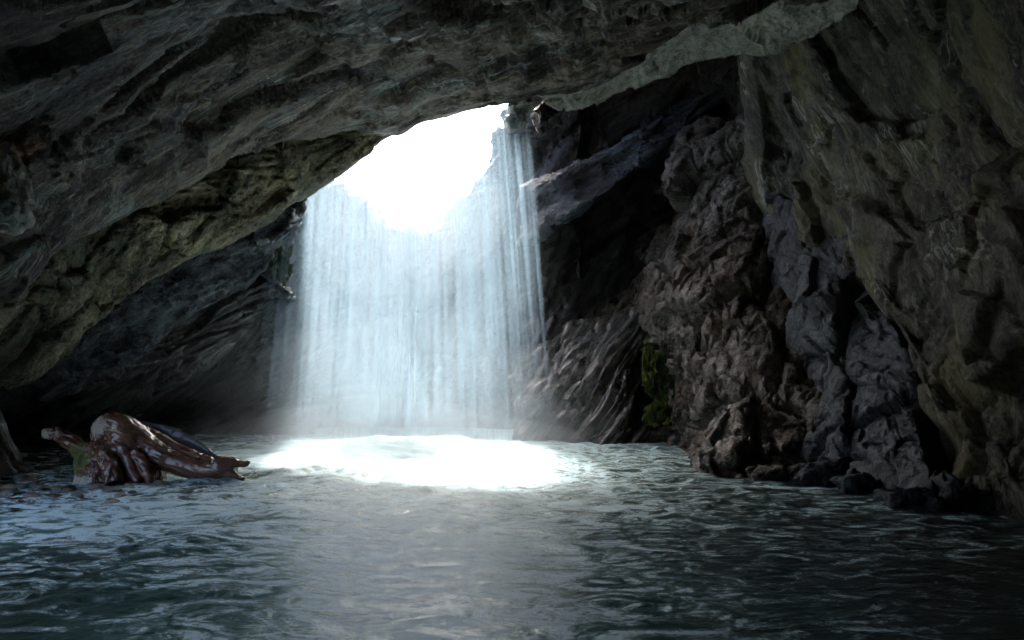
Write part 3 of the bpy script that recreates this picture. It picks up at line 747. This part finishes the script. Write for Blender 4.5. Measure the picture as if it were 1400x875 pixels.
def fs(rg, k):
    u0 = rg.uniform(0, 1) if rg.random() < 0.88 else rg.choice([rg.uniform(0.9, 1.03), rg.uniform(-0.07, 0.1)]); v0 = 0 if rg.random() < 0.6 else rg.uniform(0, 0.5); v1 = min(1, v0 + rg.uniform(0.4, 1.1))
    v = np.linspace(v0, v1, k); off = rg.uniform(-0.15, 1.2)
    x, y, z = fall_pt(np.full(k, u0) + rg.normal(0, 0.006) * v, v, off)
    t = np.linspace(0, 1, k)
    wd = rg.uniform(0.008, 0.07) * (0.4 + 0.6 * np.sin(np.pi * np.clip(t, 0.05, 0.95)))
    op = rg.uniform(0.03, 0.16) * (0.45 + 0.8 * np.clip(v, 0, 1)) * np.clip(np.minimum(t / 0.15 + (v0 == 0), (1 - t) / 0.2 + (v1 >= 1)), 0, 1)
    return np.stack([x, y, z], 1), wd, op
o = strands("water_strands", 900, 5, fall, fs, fall.location); o["kind"] = "stuff"


# ------------------------------------------------------------------ mist over the foot of the falls, plus haze added for glow at the lip
mist = bpy.data.objects.new("mist", None); link(mist); mist.location = (-1.15, 8.6, 0.0)
tag(mist, "pale spray mist over the foot of the waterfall, with added glow haze at the lip", "mist", kind="stuff")
def mist_body(den, c, rx, ry, rz, seed):
    m, nt, out = newmat("mist_%d" % seed)
    vol = nt.nodes.new("ShaderNodeVolumePrincipled")
    vol.inputs["Color"].default_value = (0.78, 0.91, 1.0, 1); vol.inputs["Anisotropy"].default_value = 0.1
    vol.inputs["Density"].default_value = den
    nt.links.new(vol.outputs[0], out.inputs["Volume"])
    th = np.linspace(0.01, np.pi - 0.01, 28); ph = np.linspace(0, 2 * np.pi, 48, endpoint=False)
    T, Q = np.meshgrid(th, ph, indexing='ij')
    V = np.stack([np.sin(T) * np.cos(Q), np.sin(T) * np.sin(Q), np.cos(T)], -1).reshape(-1, 3)
    V = V * (1 + 0.45 * fbm(V * 1.6 + seed * 3.1, 3, seed))[:, None] * np.array([rx, ry, rz]) + np.array(c)
    V = np.concatenate([V, V[:48].mean(0)[None], V[-48:].mean(0)[None]])
    n0 = 28 * 48
    q = gridfaces(28, 48, closed=True)
    capA = [(n0, (k + 1) % 48, k, k) for k in range(48)]; capB = [(n0 + 1, 27 * 48 + k, 27 * 48 + (k + 1) % 48, 27 * 48 + k) for k in range(48)]
    tris = np.concatenate([q[:, [0, 1, 2]], q[:, [0, 2, 3]], np.array(capA)[:, :3], np.array(capB)[:, :3]])
    cen = V.mean(0); fn = np.cross(V[tris[:, 1]] - V[tris[:, 0]], V[tris[:, 2]] - V[tris[:, 0]])
    inw = (fn * (V[tris].mean(1) - cen)).sum(1) < 0          # every face looks outwards
    tris[inw] = tris[inw][:, ::-1]
    o = mesh_np("spray_and_glow", V, tris, m, mist); o["kind"] = "stuff"
mist_body(0.07, (0, -0.2, 0.1), 2.4, 1.5, 1.2, 1)
mist_body(0.10, (-0.1, -0.3, 0.05), 1.9, 1.2, 0.75, 2)
mist_body(0.16, (-0.1, -0.4, 0.0), 1.9, 1.4, 0.55, 3)
mist_body(0.25, (-0.1, -0.2, 0.0), 1.4, 1.0, 0.38, 8)
mist_body(0.015, (0, 0.2, 2.0), 1.9, 0.9, 2.6, 4)
mist_body(0.16, (-0.1, 1.3, 2.85), 1.15, 0.7, 1.25, 6)  # haze added by the lip for a soft white glow
mist_body(0.20, (0.0, 1.3, 2.9), 0.65, 0.55, 0.85, 7)  # denser heart of the added glow

# ------------------------------------------------------------------ driftwood
def tube(path, k=20, n=60, flat=None, seed=0, rough=0.12):
    """path rows: (point, radius); a closed tapering tube"""
    C = np.array([list(a) + [b] for a, b in path], float)
    S = catmull(C, n, tens=0.5)
    c, r = S[:, :3], np.maximum(S[:, 3], 0.004)
    t = np.gradient(c, axis=0); t /= np.linalg.norm(t, axis=1, keepdims=True)
    ref = np.array([0, 1, 0.15]); a = np.cross(t, ref); a /= np.linalg.norm(a, axis=1, keepdims=True); b = np.cross(t, a)
    th = np.linspace(0, 2 * np.pi, k, endpoint=False)
    cs, sn = np.cos(th), np.sin(th)
    fy = 1.0 if flat is None else flat
    V = c[:, None] + (a[:, None] * cs[None, :, None] + b[:, None] * sn[None, :, None] * fy) * r[:, None, None]
    V = V.reshape(-1, 3)
    Fq = gridfaces(n, k, closed=True)
    V = np.concatenate([V, c[:1], c[-1:]])
    capA = np.array([[len(V) - 2, (j + 1) % k, j, j] for j in range(k)]); capB = np.array([[len(V) - 1, (n - 1) * k + j, (n - 1) * k + (j + 1) % k, (n - 1) * k + j] for j in range(k)])
    return V, Fq, capA[:, :3], capB[:, :3]

def fused(name, tubes, mat, parent, origin, voxel=0.009, disp=None, attrs_fn=None):
    """tubes grown together into one skin, then given grain and knots"""
    vs, fs_ = [], []; base = 0
    for tb in tubes:
        V, Fq, cA, cB = tb
        vs += [tuple(v) for v in V]
        fs_ += [tuple(int(i) + base for i in f) for f in Fq] + [tuple(int(i) + base for i in f) for f in cA] + [tuple(int(i) + base for i in f) for f in cB]
        base += len(V)
    me = bpy.data.meshes.new("tmp"); me.from_pydata(vs, [], fs_)
    ob_ = bpy.data.objects.new("tmp", me); sc.collection.objects.link(ob_)
    md = ob_.modifiers.new("r", 'REMESH'); md.mode = 'VOXEL'; md.voxel_size = voxel
    sm = ob_.modifiers.new("s", 'SMOOTH'); sm.iterations = 3
    dg = bpy.context.evaluated_depsgraph_get(); ev = ob_.evaluated_get(dg)
    m2_ = bpy.data.meshes.new_from_object(ev)
    n_ = len(m2_.vertices); V = np.empty(n_ * 3, np.float32); m2_.vertices.foreach_get("co", V); V = V.reshape(-1, 3).astype(float)
    Nn = np.empty(n_ * 3, np.float32); m2_.vertices.foreach_get("normal", Nn); Nn = Nn.reshape(-1, 3).astype(float)
    Fq = np.array([tuple(p_.vertices) for p_ in m2_.polygons if len(p_.vertices) == 4])
    bpy.data.objects.remove(ob_); bpy.data.meshes.remove(me); bpy.data.meshes.remove(m2_)
    if disp is not None: V = V + Nn * disp(V)[:, None]
    return mesh_np(name, V, Fq, mat, parent, origin=origin, attrs=attrs_fn(V) if attrs_fn else None)

def wood_mat(name, R, dark, mid, light, rough, coat, stretch=7, pale=(0.55, 0.50, 0.42), moss=(0.11, 0.125, 0.035)):
    m, nt, out = newmat(name)
    ob, gv = grain_coords(nt, np.asarray(R), stretch)
    g = noise(nt, gv, 22, 8, 0.65, 0.8); g2 = noise(nt, ob, 7, 5, 0.6)
    col = ramp(nt, math_(nt, 'MULTIPLY_ADD', g, 0.6, math_(nt, 'MULTIPLY', g2, 0.4)), [(0.36, dark), (0.5, mid), (0.66, light)])
    fine = noise(nt, ob, 45, 6, 0.75)
    def soft(an, a, b):
        return ramp(nt, math_(nt, 'ADD', attr(nt, an), math_(nt, 'MULTIPLY', math_(nt, 'SUBTRACT', math_(nt, 'MULTIPLY_ADD', fine, 0.6, math_(nt, 'MULTIPLY', g2, 0.4)), 0.5), 3.2)), [(a, 0.0), (b, 1.0)])
    mp_ = soft("pale", 0.45, 0.6); mm = soft("moss", 0.42, 0.58)
    col = mix(nt, mp_, col, mix(nt, fine, tuple(c * 0.55 for c in pale), tuple(c * 1.35 for c in pale)))
    col = mix(nt, mm, col, mix(nt, fine, tuple(c * 0.4 for c in moss), tuple(c * 1.9 for c in moss)))
    bs = nt.nodes.new("ShaderNodeBsdfPrincipled"); nt.links.new(col, bs.inputs["Base Color"])
    dry = math_(nt, 'MAXIMUM', mp_, mm)
    nt.links.new(math_(nt, 'MULTIPLY_ADD', dry, 0.45, rough), bs.inputs["Roughness"])
    nt.links.new(math_(nt, 'MULTIPLY', math_(nt, 'SUBTRACT', 1.0, dry), coat), bs.inputs["Coat Weight"]); bs.inputs["Coat Roughness"].default_value = 0.08
    b = nt.nodes.new("ShaderNodeBump"); b.inputs["Strength"].default_value = 0.7; b.inputs["Distance"].default_value = 0.02
    nt.links.new(math_(nt, 'MULTIPLY_ADD', g, 1.0, math_(nt, 'MULTIPLY', fine, 0.5)), b.inputs["Height"]); nt.links.new(b.outputs[0], bs.inputs["Normal"])
    nt.links.new(bs.outputs[0], out.inputs[0])
    return m
RW = frame((0.93, -0.1, -0.35))
M_wood = wood_mat("wet_brown_wood", RW, (0.03, 0.011, 0.006), (0.15, 0.056, 0.028), (0.27, 0.12, 0.06), 0.15, 1.0)
LG = tuple(G(190, 655))
log = bpy.data.objects.new("driftwood", None); link(log); log.location = LG
tag(log, "wet glossy brown driftwood stump with forked root lying in the shallows", "driftwood")
DL = 6.45
def L(px, py, dd=0.0): return P(px, py, DL + dd)
def near_blob(V, px, py, dd, rx, ry):
    c = L(px, py, dd); s_ = DL / F
    return np.exp(-(((V[:, 0] - c[0]) / (rx * s_)) ** 2 + ((V[:, 2] - c[2]) / (ry * s_)) ** 2))
def px_(v): return v * DL / F
def wood_disp(amp, R, seed):
    def f(V):
        q = (V @ np.asarray(R).T) / np.array([6.0, 1, 1])
        return amp * (fbm(q * 26, 3, seed, ridged=True) * 0.9 + 0.9 * fbm(V * 9, 3, seed + 5) + 0.35 * fbm(q * 60, 2, seed + 9))
    return f
crown = tube([(L(150, 640, .05), px_(12)), (L(146, 604, .02), px_(19)), (L(150, 586), px_(21)), (L(166, 584, -.02), px_(18)), (L(184, 596, 0), px_(17)), (L(202, 612, .0), px_(17)),
              (L(228, 627, -.03), px_(16)), (L(256, 638, -.06), px_(14)), (L(284, 642, -.1), px_(13)), (L(308, 641, -.12), px_(13)), (L(322, 641, -.13), px_(9))], k=24, n=90)
hump = tube([(L(160, 650, -.02), px_(20)), (L(164, 622, -.02), px_(22)), (L(172, 602, 0), px_(26)), (L(188, 612, .04), px_(26)), (L(200, 640, .05), px_(24)), (L(204, 665, .05), px_(22))], k=24, n=50)
toe1 = tube([(L(168, 615, -.1), px_(10)), (L(176, 632, -.16), px_(8)), (L(181, 648, -.2), px_(7)), (L(190, 660, -.24), px_(5))], n=30)
toe2 = tube([(L(185, 618, -.1), px_(9)), (L(196, 635, -.15), px_(8)), (L(203, 650, -.17), px_(7)), (L(206, 664, -.18), px_(6))], n=30)
fork1 = tube([(L(296, 634, -.12), px_(10)), (L(314, 631, -.13), px_(7)), (L(326, 634, -.14), px_(5)), (L(334, 635, -.15), px_(4)), (L(341, 632, -.15), px_(2.5))], n=40)
fork2 = tube([(L(300, 644, -.14), px_(8)), (L(316, 648, -.16), px_(6)), (L(326, 652, -.17), px_(4)), (L(333, 656, -.18), px_(3))], n=40)
ridge = tube([(L(196, 590, .1), px_(10)), (L(222, 605, .08), px_(11)), (L(244, 616, .04), px_(10)), (L(270, 628, -.02), px_(9)), (L(290, 633, -.08), px_(7))], n=50)
def tr_attr(V):
    return dict(pale=1.05 * near_blob(V, 143, 584, 0, 18, 18) + 0.25 * near_blob(V, 134, 606, 0, 12, 10), moss=0.5 * near_blob(V, 128, 625, 0, 14, 20))
o = fused("trunk", [crown, hump, toe1, toe2, fork1, fork2, ridge], M_wood, log, None, disp=wood_disp(0.013, RW, 500), attrs_fn=tr_attr)
o.location = tuple(-np.array(LG)); 
br = tube([(L(148, 604, -.02), px_(15)), (L(134, 612, -.04), px_(13)), (L(116, 617, -.06), px_(13)), (L(104, 610, -.05), px_(12)), (L(92, 601, -.03), px_(10.5)), (L(82, 596, -.02), px_(9)), (L(70, 594, 0), px_(6)), (L(61, 592, 0), px_(5.5)), (L(57, 591, 0), px_(2))], n=70)
knob = tube([(L(80, 600, 0), px_(5)), (L(78, 590, -.01), px_(7)), (L(76, 587, -.01), px_(5))], n=16)
o = fused("branch", [br, knob], M_wood, log, None, disp=wood_disp(0.020, RW, 520),
          attrs_fn=lambda V: dict(pale=0.9 * near_blob(V, 66, 592, 0, 20, 14) + 0.3 * near_blob(V, 110, 612, 0, 10, 12), moss=0.8 * near_blob(V, 118, 618, 0, 22, 16)))
o.location = tuple(-np.array(LG)); o["label"] = "side branch with a pale broken end"
rt = tube([(L(120, 614, -.06), px_(11)), (L(128, 628, -.12), px_(14)), (L(134, 642, -.18), px_(17)), (L(136, 662, -.2), px_(22))], n=50)
rt2 = tube([(L(128, 610, -.1), px_(8)), (L(142, 622, -.2), px_(9)), (L(152, 640, -.26), px_(10)), (L(156, 660, -.28), px_(13))], n=50)
rt3 = tube([(L(118, 614, -.06), px_(8)), (L(112, 630, -.14), px_(9)), (L(116, 650, -.2), px_(12)), (L(116, 664, -.2), px_(15))], n=40)
o = fused("root", [rt, rt2, rt3], M_wood, log, None, disp=wood_disp(0.024, frame((0.2, 0, -1), (1, 0, 0)), 540),
          attrs_fn=lambda V: dict(pale=0.55 * near_blob(V, 138, 652, 0, 26, 9) + 0.28, moss=1.0 * near_blob(V, 124, 628, 0, 24, 16)))
o.location = tuple(-np.array(LG)); o["label"] = "mossy root foot standing in the water"
fin = tube([(L(190, 582, .22), px_(8)), (L(222, 594, .2), px_(15)), (L(252, 608, .16), px_(16)), (L(278, 620, .1), px_(12)), (L(298, 630, .02), px_(6))], n=50, flat=0.35)
M_bark = wood_mat("dark_bark", RW, (0.02, 0.02, 0.022), (0.05, 0.05, 0.055), (0.10, 0.10, 0.11), 0.35, 0.5)
o = fused("bark", [fin], M_bark, log, None, disp=wood_disp(0.008, RW, 560), attrs_fn=lambda V: dict(pale=0 * V[:, 0], moss=0 * V[:, 0]))
o.location = tuple(-np.array(LG))

# old stump cut by the left edge of the view
SG = tuple(G(4, 645))
DS = 6.9
def S_(px, py, dd=0.0): return P(px, py, DS + dd)
st = [tube([(S_(-30, 540), 0.12), (S_(-14, 580), 0.11), (S_(-6, 605), 0.12), (S_(-2, 625), 0.16), (S_(-2, 650), 0.2)], n=50),
      tube([(S_(-4, 600, -.05), 0.05), (S_(10, 622, -.12), 0.045), (S_(24, 636, -.16), 0.035), (S_(44, 642, -.2), 0.025)], n=40),
      tube([(S_(-10, 610, -.1), 0.06), (S_(0, 630, -.2), 0.06), (S_(10, 652, -.28), 0.05)], n=40)]
M_stump = wood_mat("stump_wood", frame((0.2, 0, -1), (1, 0, 0)), (0.02, 0.013, 0.01), (0.06, 0.035, 0.024), (0.12, 0.08, 0.055), 0.3, 0.6, moss=(0.06, 0.16, 0.07))
o = fused("tree_stump", st, M_stump, None, SG, disp=wood_disp(0.012, frame((0.2, 0, -1), (1, 0, 0)), 580), attrs_fn=lambda V: dict(pale=0 * V[:, 0], moss=0.9 * np.exp(-((V[:, 0] - S_(0, 640)[0]) / 0.05) ** 2) * sstep(0.2, 0.0, V[:, 2])))
tag(o, "dark tree stump cut off by the left edge of the photo", "stump")

# ------------------------------------------------------------------ pebbles of the shallows
def stone_mesh(seed, fl=0.55):
    n1, n2 = 10, 14
    th = np.linspace(0.02, np.pi - 0.02, n1); ph = np.linspace(0, 2 * np.pi, n2, endpoint=False)
    T, Q = np.meshgrid(th, ph, indexing='ij')
    V = np.stack([np.sin(T) * np.cos(Q), np.sin(T) * np.sin(Q), np.cos(T)], -1).reshape(-1, 3)
    V = V * (1 + 0.35 * fbm(V * 0.9 + seed, 2, seed))[:, None] * np.array([1, 0.75, fl])
    return V, gridfaces(n1, n2, closed=True)
M_peb2 = rock_mat("pebble_grey", frame((1, 0, 0)), (0.10, 0.105, 0.10), (0.22, 0.23, 0.22), (0.36, 0.38, 0.37), None, stretch=1.2, scale=6, rough=(0.12, 0.4), bump=0.4, wet=0.6)
M_peb3 = rock_mat("pebble_red", frame((1, 0, 0)), (0.06, 0.035, 0.028), (0.14, 0.08, 0.06), (0.26, 0.16, 0.12), None, stretch=1.2, scale=6, rough=(0.12, 0.4), bump=0.4, wet=0.6)
M_peb = rock_mat("pebble_stone", frame((1, 0, 0)), (0.18, 0.15, 0.12), (0.38, 0.33, 0.26), (0.60, 0.55, 0.48), (0.26, 0.14, 0.09), 0.7, stretch=1.2, scale=6, rough=(0.12, 0.4), bump=0.4, wet=0.6, patch_scale=6)
rg = np.random.default_rng(77)
pm = []
for k in range(21):
    V, Fq = stone_mesh((k % 7) * 13 + 2)
    o = mesh_np("pebble", V, Fq, (M_peb, M_peb2, M_peb3)[k // 7]); pm.append(o.data); bpy.data.objects.remove(o)
spots = []
for k in range(4000):
    px, py = rg.uniform(0, 330), rg.uniform(612, 692)
    if px > 200 and py > 690 - (px - 200) * 0.3: continue
    if rg.random() > np.exp(-max(0, px - 60) / 110): continue
    g = G(px, py)
    if all((g[0] - q[0]) ** 2 + (g[1] - q[1]) ** 2 > 0.085 ** 2 for q in spots):
        spots.append(g)
    if len(spots) >= 110: break
for i, g in enumerate(spots):
    kind_ = int(rg.integers(0, 3))
    o = bpy.data.objects.new("pebble", pm[(i % 7) + 7 * kind_]); link(o)
    sz = rg.uniform(0.035, 0.075)
    o.scale = (sz, sz, sz); o.rotation_euler = (0, 0, rg.uniform(0, 6.28)); o.location = (g[0], g[1], rg.uniform(-0.035, -0.002))
    tag(o, ("sandy brown pebble", "smooth grey pebble", "dark reddish pebble")[kind_] + " lying in the shallow water at the left", "pebble", "pebbles in the shallows at the left")

# ------------------------------------------------------------------ pale stones jammed at the right end of the lip
def block(name, px, py, D, w, h, dpt, rot, mat, seed, label, cat="stone"):
    n = 26
    g = np.linspace(-1, 1, n)
    vs, fs2, base = [], [], 0
    A_, B_ = np.meshgrid(g, g, indexing='ij'); a_1, b_1 = A_.ravel(), B_.ravel(); o1 = np.ones(n * n)
    for k, (x, y, z) in enumerate([(a_1, b_1, o1), (a_1, -b_1, -o1), (a_1, -o1, b_1), (a_1, o1, -b_1), (o1, a_1, b_1), (-o1, a_1, -b_1)]):
        vs.append(np.stack([x, y, z], 1)); fs2.append(gridfaces(n, n) + base); base += n * n
    V = np.concatenate(vs)
    ln = (np.abs(V) ** 8).sum(1) ** (1 / 8); V = V / ln[:, None]
    Nn = V / np.linalg.norm(V, axis=1, keepdims=True)
    V = V * np.array([w, dpt, h]) * 0.5
    f1, b1 = facets(V * 9 + seed, seed)
    V = V + Nn * (0.035 * f1 + 0.03 * fbm(V * 12 + seed, 4, seed))[:, None] * min(1, (w + h) * 2.2)
    c, s_ = math.cos(rot), math.sin(rot)
    V = V + (0.10 * min(w, h)) * np.stack([fbm(V * 5 + seed, 3, 3), fbm(V * 5 - seed, 3, 4), fbm(V * 5 + 40 + seed, 3, 5)], 1) * 4
    V = V @ np.array([[c, 0, s_], [0, 1, 0], [-s_, 0, c]])
    o = mesh_np(name, V, np.concatenate(fs2), mat); o.location = tuple(P(px, py, D))
    return tag(o, label, cat)
block("stone", 712, 144, 9.35, 0.30, 0.13, 0.35, 0.2, M_slab, 5, "pale yellowish stone at the top right of the falls, highest of three")
block("stone", 706, 168, 9.45, 0.20, 0.16, 0.3, 0.3, M_slab, 9, "pale stone under the highest one, wetted by the falls' right edge")
block("stone", 748, 156, 9.6, 0.30, 0.22, 0.4, 0.5, M_dark, 14, "dark rounded stone tucked beside the left tip of the pale slab")
M_wet = rock_mat("glinting_wet_rock", RL, (0.05, 0.055, 0.06), (0.12, 0.13, 0.14), (0.3, 0.32, 0.34), None, stretch=1.2, rough=(0.05, 0.25), bump=1.0, scale=3, wet=1.0)
block("wet_stone", 343, 333, 8.75, 0.34, 0.22, 0.4, 0.6, M_wet, 21, "glinting wet stone jutting from the dark wall left of the falls", "stone")
block("wet_stone", 392, 300, 9.0, 0.26, 0.20, 0.35, 0.7, M_wet, 25, "small glinting wet stone just below the hole's left corner", "stone")
block("rock_spur", 378, 388, 9.35, 0.52, 0.07, 0.3, -0.75, M_wet, 31, "thin dark rock spur crossing below the green moss patch", "rock")

# ------------------------------------------------------------------ moss
def moss_mat(name, a, b):
    m, nt, out = newmat(name)
    tc = nt.nodes.new("ShaderNodeTexCoord").outputs["Object"]
    bs = nt.nodes.new("ShaderNodeBsdfPrincipled"); bs.inputs["Roughness"].default_value = 0.6
    nt.links.new(mix(nt, ramp(nt, noise(nt, tc, 9, 5, 0.6), [(0.35, 0.0), (0.65, 1.0)]), a, b), bs.inputs["Base Color"])
    nt.links.new(bs.outputs[0], out.inputs[0]); return m
M_moss = moss_mat("bright_moss", (0.06, 0.09, 0.015), (0.24, 0.28, 0.05)); M_moss2 = moss_mat("dark_moss", (0.03, 0.06, 0.018), (0.13, 0.20, 0.045))
def moss(outline, D, n, seed, mat, label, droop=0.05):
    """a cushion of many small hanging blades over the polygon given by outline"""
    rg = np.random.default_rng(seed)
    poly = np.array([P(x, y, D)[[0, 2]] for x, y in outline]); lo, hi = poly.min(0), poly.max(0)
    pts = []
    while len(pts) < n:
        q = rg.uniform(lo, hi); ins = False; j = len(poly) - 1
        for i in range(len(poly)):
            if (poly[i, 1] > q[1]) != (poly[j, 1] > q[1]) and q[0] < (poly[j, 0] - poly[i, 0]) * (q[1] - poly[i, 1]) / (poly[j, 1] - poly[i, 1]) + poly[i, 0]: ins = not ins
            j = i
        if ins and perlin(np.array([[q[0] * 14, q[1] * 9, seed * 3.3]]))[0] + 0.5 * perlin(np.array([[q[0] * 37, q[1] * 25, seed * 3.3]]))[0] > -0.12: pts.append(q)
    pts = np.array(pts); c = pts.mean(0)
    V, Fa = [], []
    bulge = 0.10 * np.exp(-((pts - c) ** 2).sum(1) / (2 * (0.45 * (hi - lo).max()) ** 2))
    lump = 0.06 * fbm(np.stack([pts[:, 0] * 7, pts[:, 1] * 7, pts[:, 0] * 0 + seed], 1), 3, seed)
    for i, q in enumerate(pts):
        b = np.array([q[0], D - bulge[i] - lump[i], q[1]]); L_ = rg.uniform(0.4, 1.3) * droop; w_ = rg.uniform(0.004, 0.010)
        d = np.array([rg.normal(0, 0.3), -abs(rg.normal(0.5, 0.3)), -1.0]); d /= np.linalg.norm(d)
        s_ = np.array([rg.normal(0, 1), rg.normal(0, 1), rg.normal(0, .3)]); s_ /= np.linalg.norm(s_)
        V += [b - s_ * w_, b + s_ * w_, b + d * L_]; Fa.append((3 * i, 3 * i + 1, 3 * i + 2))
    og = np.array([c[0], D, lo[1]])
    o = mesh_np("moss", np.array(V), np.array(Fa), mat, origin=og, smooth=False)
    return tag(o, label, "moss", kind="stuff")
moss([(372, 345), (402, 318), (403, 372), (392, 390), (370, 372)], 9.42, 3500, 1, M_moss, "green moss patch left of the falls under the glinting stones")
moss([(878, 462), (884, 452), (890, 470), (895, 500), (891, 528), (882, 540), (876, 510)], 9.30, 3500, 2, M_moss, "bright yellow-green strip of moss in the cleft beside the brown mound")
moss([(890, 478), (918, 480), (921, 542), (900, 548), (884, 535)], 9.42, 4500, 3, M_moss2, "dark green moss curtain in the cleft right of the bright strip")
moss([(874, 572), (880, 556), (893, 548), (908, 550), (918, 562), (914, 578), (892, 581)], 9.25, 3500, 4, M_moss, "low mossy cushion at the foot of the cleft near the water", 0.03)

# thin trickles dripping left of the falls
for px, py0, py1, D, lab in ((73, 528, 600, 7.5, "faint trickle near the driftwood's pale branch tip"), (290, 410, 600, 9.2, "thin trickle halfway between driftwood and falls"), (325, 400, 600, 9.2, "thin trickle next to the falls' left edge")):
    a0, a1 = P(px, py0, D), P(px, py1, D); a1[2] = max(a1[2], 0)
    def ft(rg, k, a0=a0, a1=a1):
        t = np.linspace(0, 1, k)[:, None]; c = a0 * (1 - t) + a1 * t; c[:, 0] += rg.normal(0, 0.02)
        return c, np.full(k, rg.uniform(0.004, 0.012)), rg.uniform(0.05, 0.2) * np.ones(k)
    org_ = np.array([a0[0], a0[1], 0.0])
    o = strands("trickle", 10, int(px), None, ft, org_); o.location = tuple(org_)
    tag(o, lab, "trickle")

# fallen stones along the foot of the right-hand rocks
rg = np.random.default_rng(9)
for px, py, w_, lab in ((985, 646, 0.30, "low brown stone at the mound's left foot where the pool meets it"), (1050, 656, 0.22, "small brown stone in the water under the middle of the mound"),
                        (1118, 660, 0.34, "dark stone at the joint of brown mound and blue-grey boulder"), (1172, 672, 0.24, "wet stone half sunk before the blue-grey boulder"),
                        (1238, 690, 0.30, "dark stone at the right foot of the blue-grey boulder"), (1318, 690, 0.42, "squat dark stone lying in the mouth of the small black hollow"),
                        (905, 603, 0.34, "brownish stone at the foot of the mossy cleft")):
    g = G(px, py); h_ = w_ * rg.uniform(0.5, 0.75)
    o = block("stone", px, py, g[1], w_, h_, w_ * 0.9, rg.uniform(-0.4, 0.4), M_mound if px < 1100 else M_blue, int(px), lab)
    o.location.z = 0.02

block("hanging_rock", 0, 262, 4.15, 0.20, 0.34, 0.22, 0.25, M_slab, 77, "added rock knob, pale in place of daylight, hanging at the left edge of the photo")  # added knob; its pale colour stands in for daylight on the rock
block("hanging_rock", 40, 190, 4.5, 0.20, 0.30, 0.20, 0.35, M_ceil, 79, "grey jagged rock knob above the pale one at the left edge")
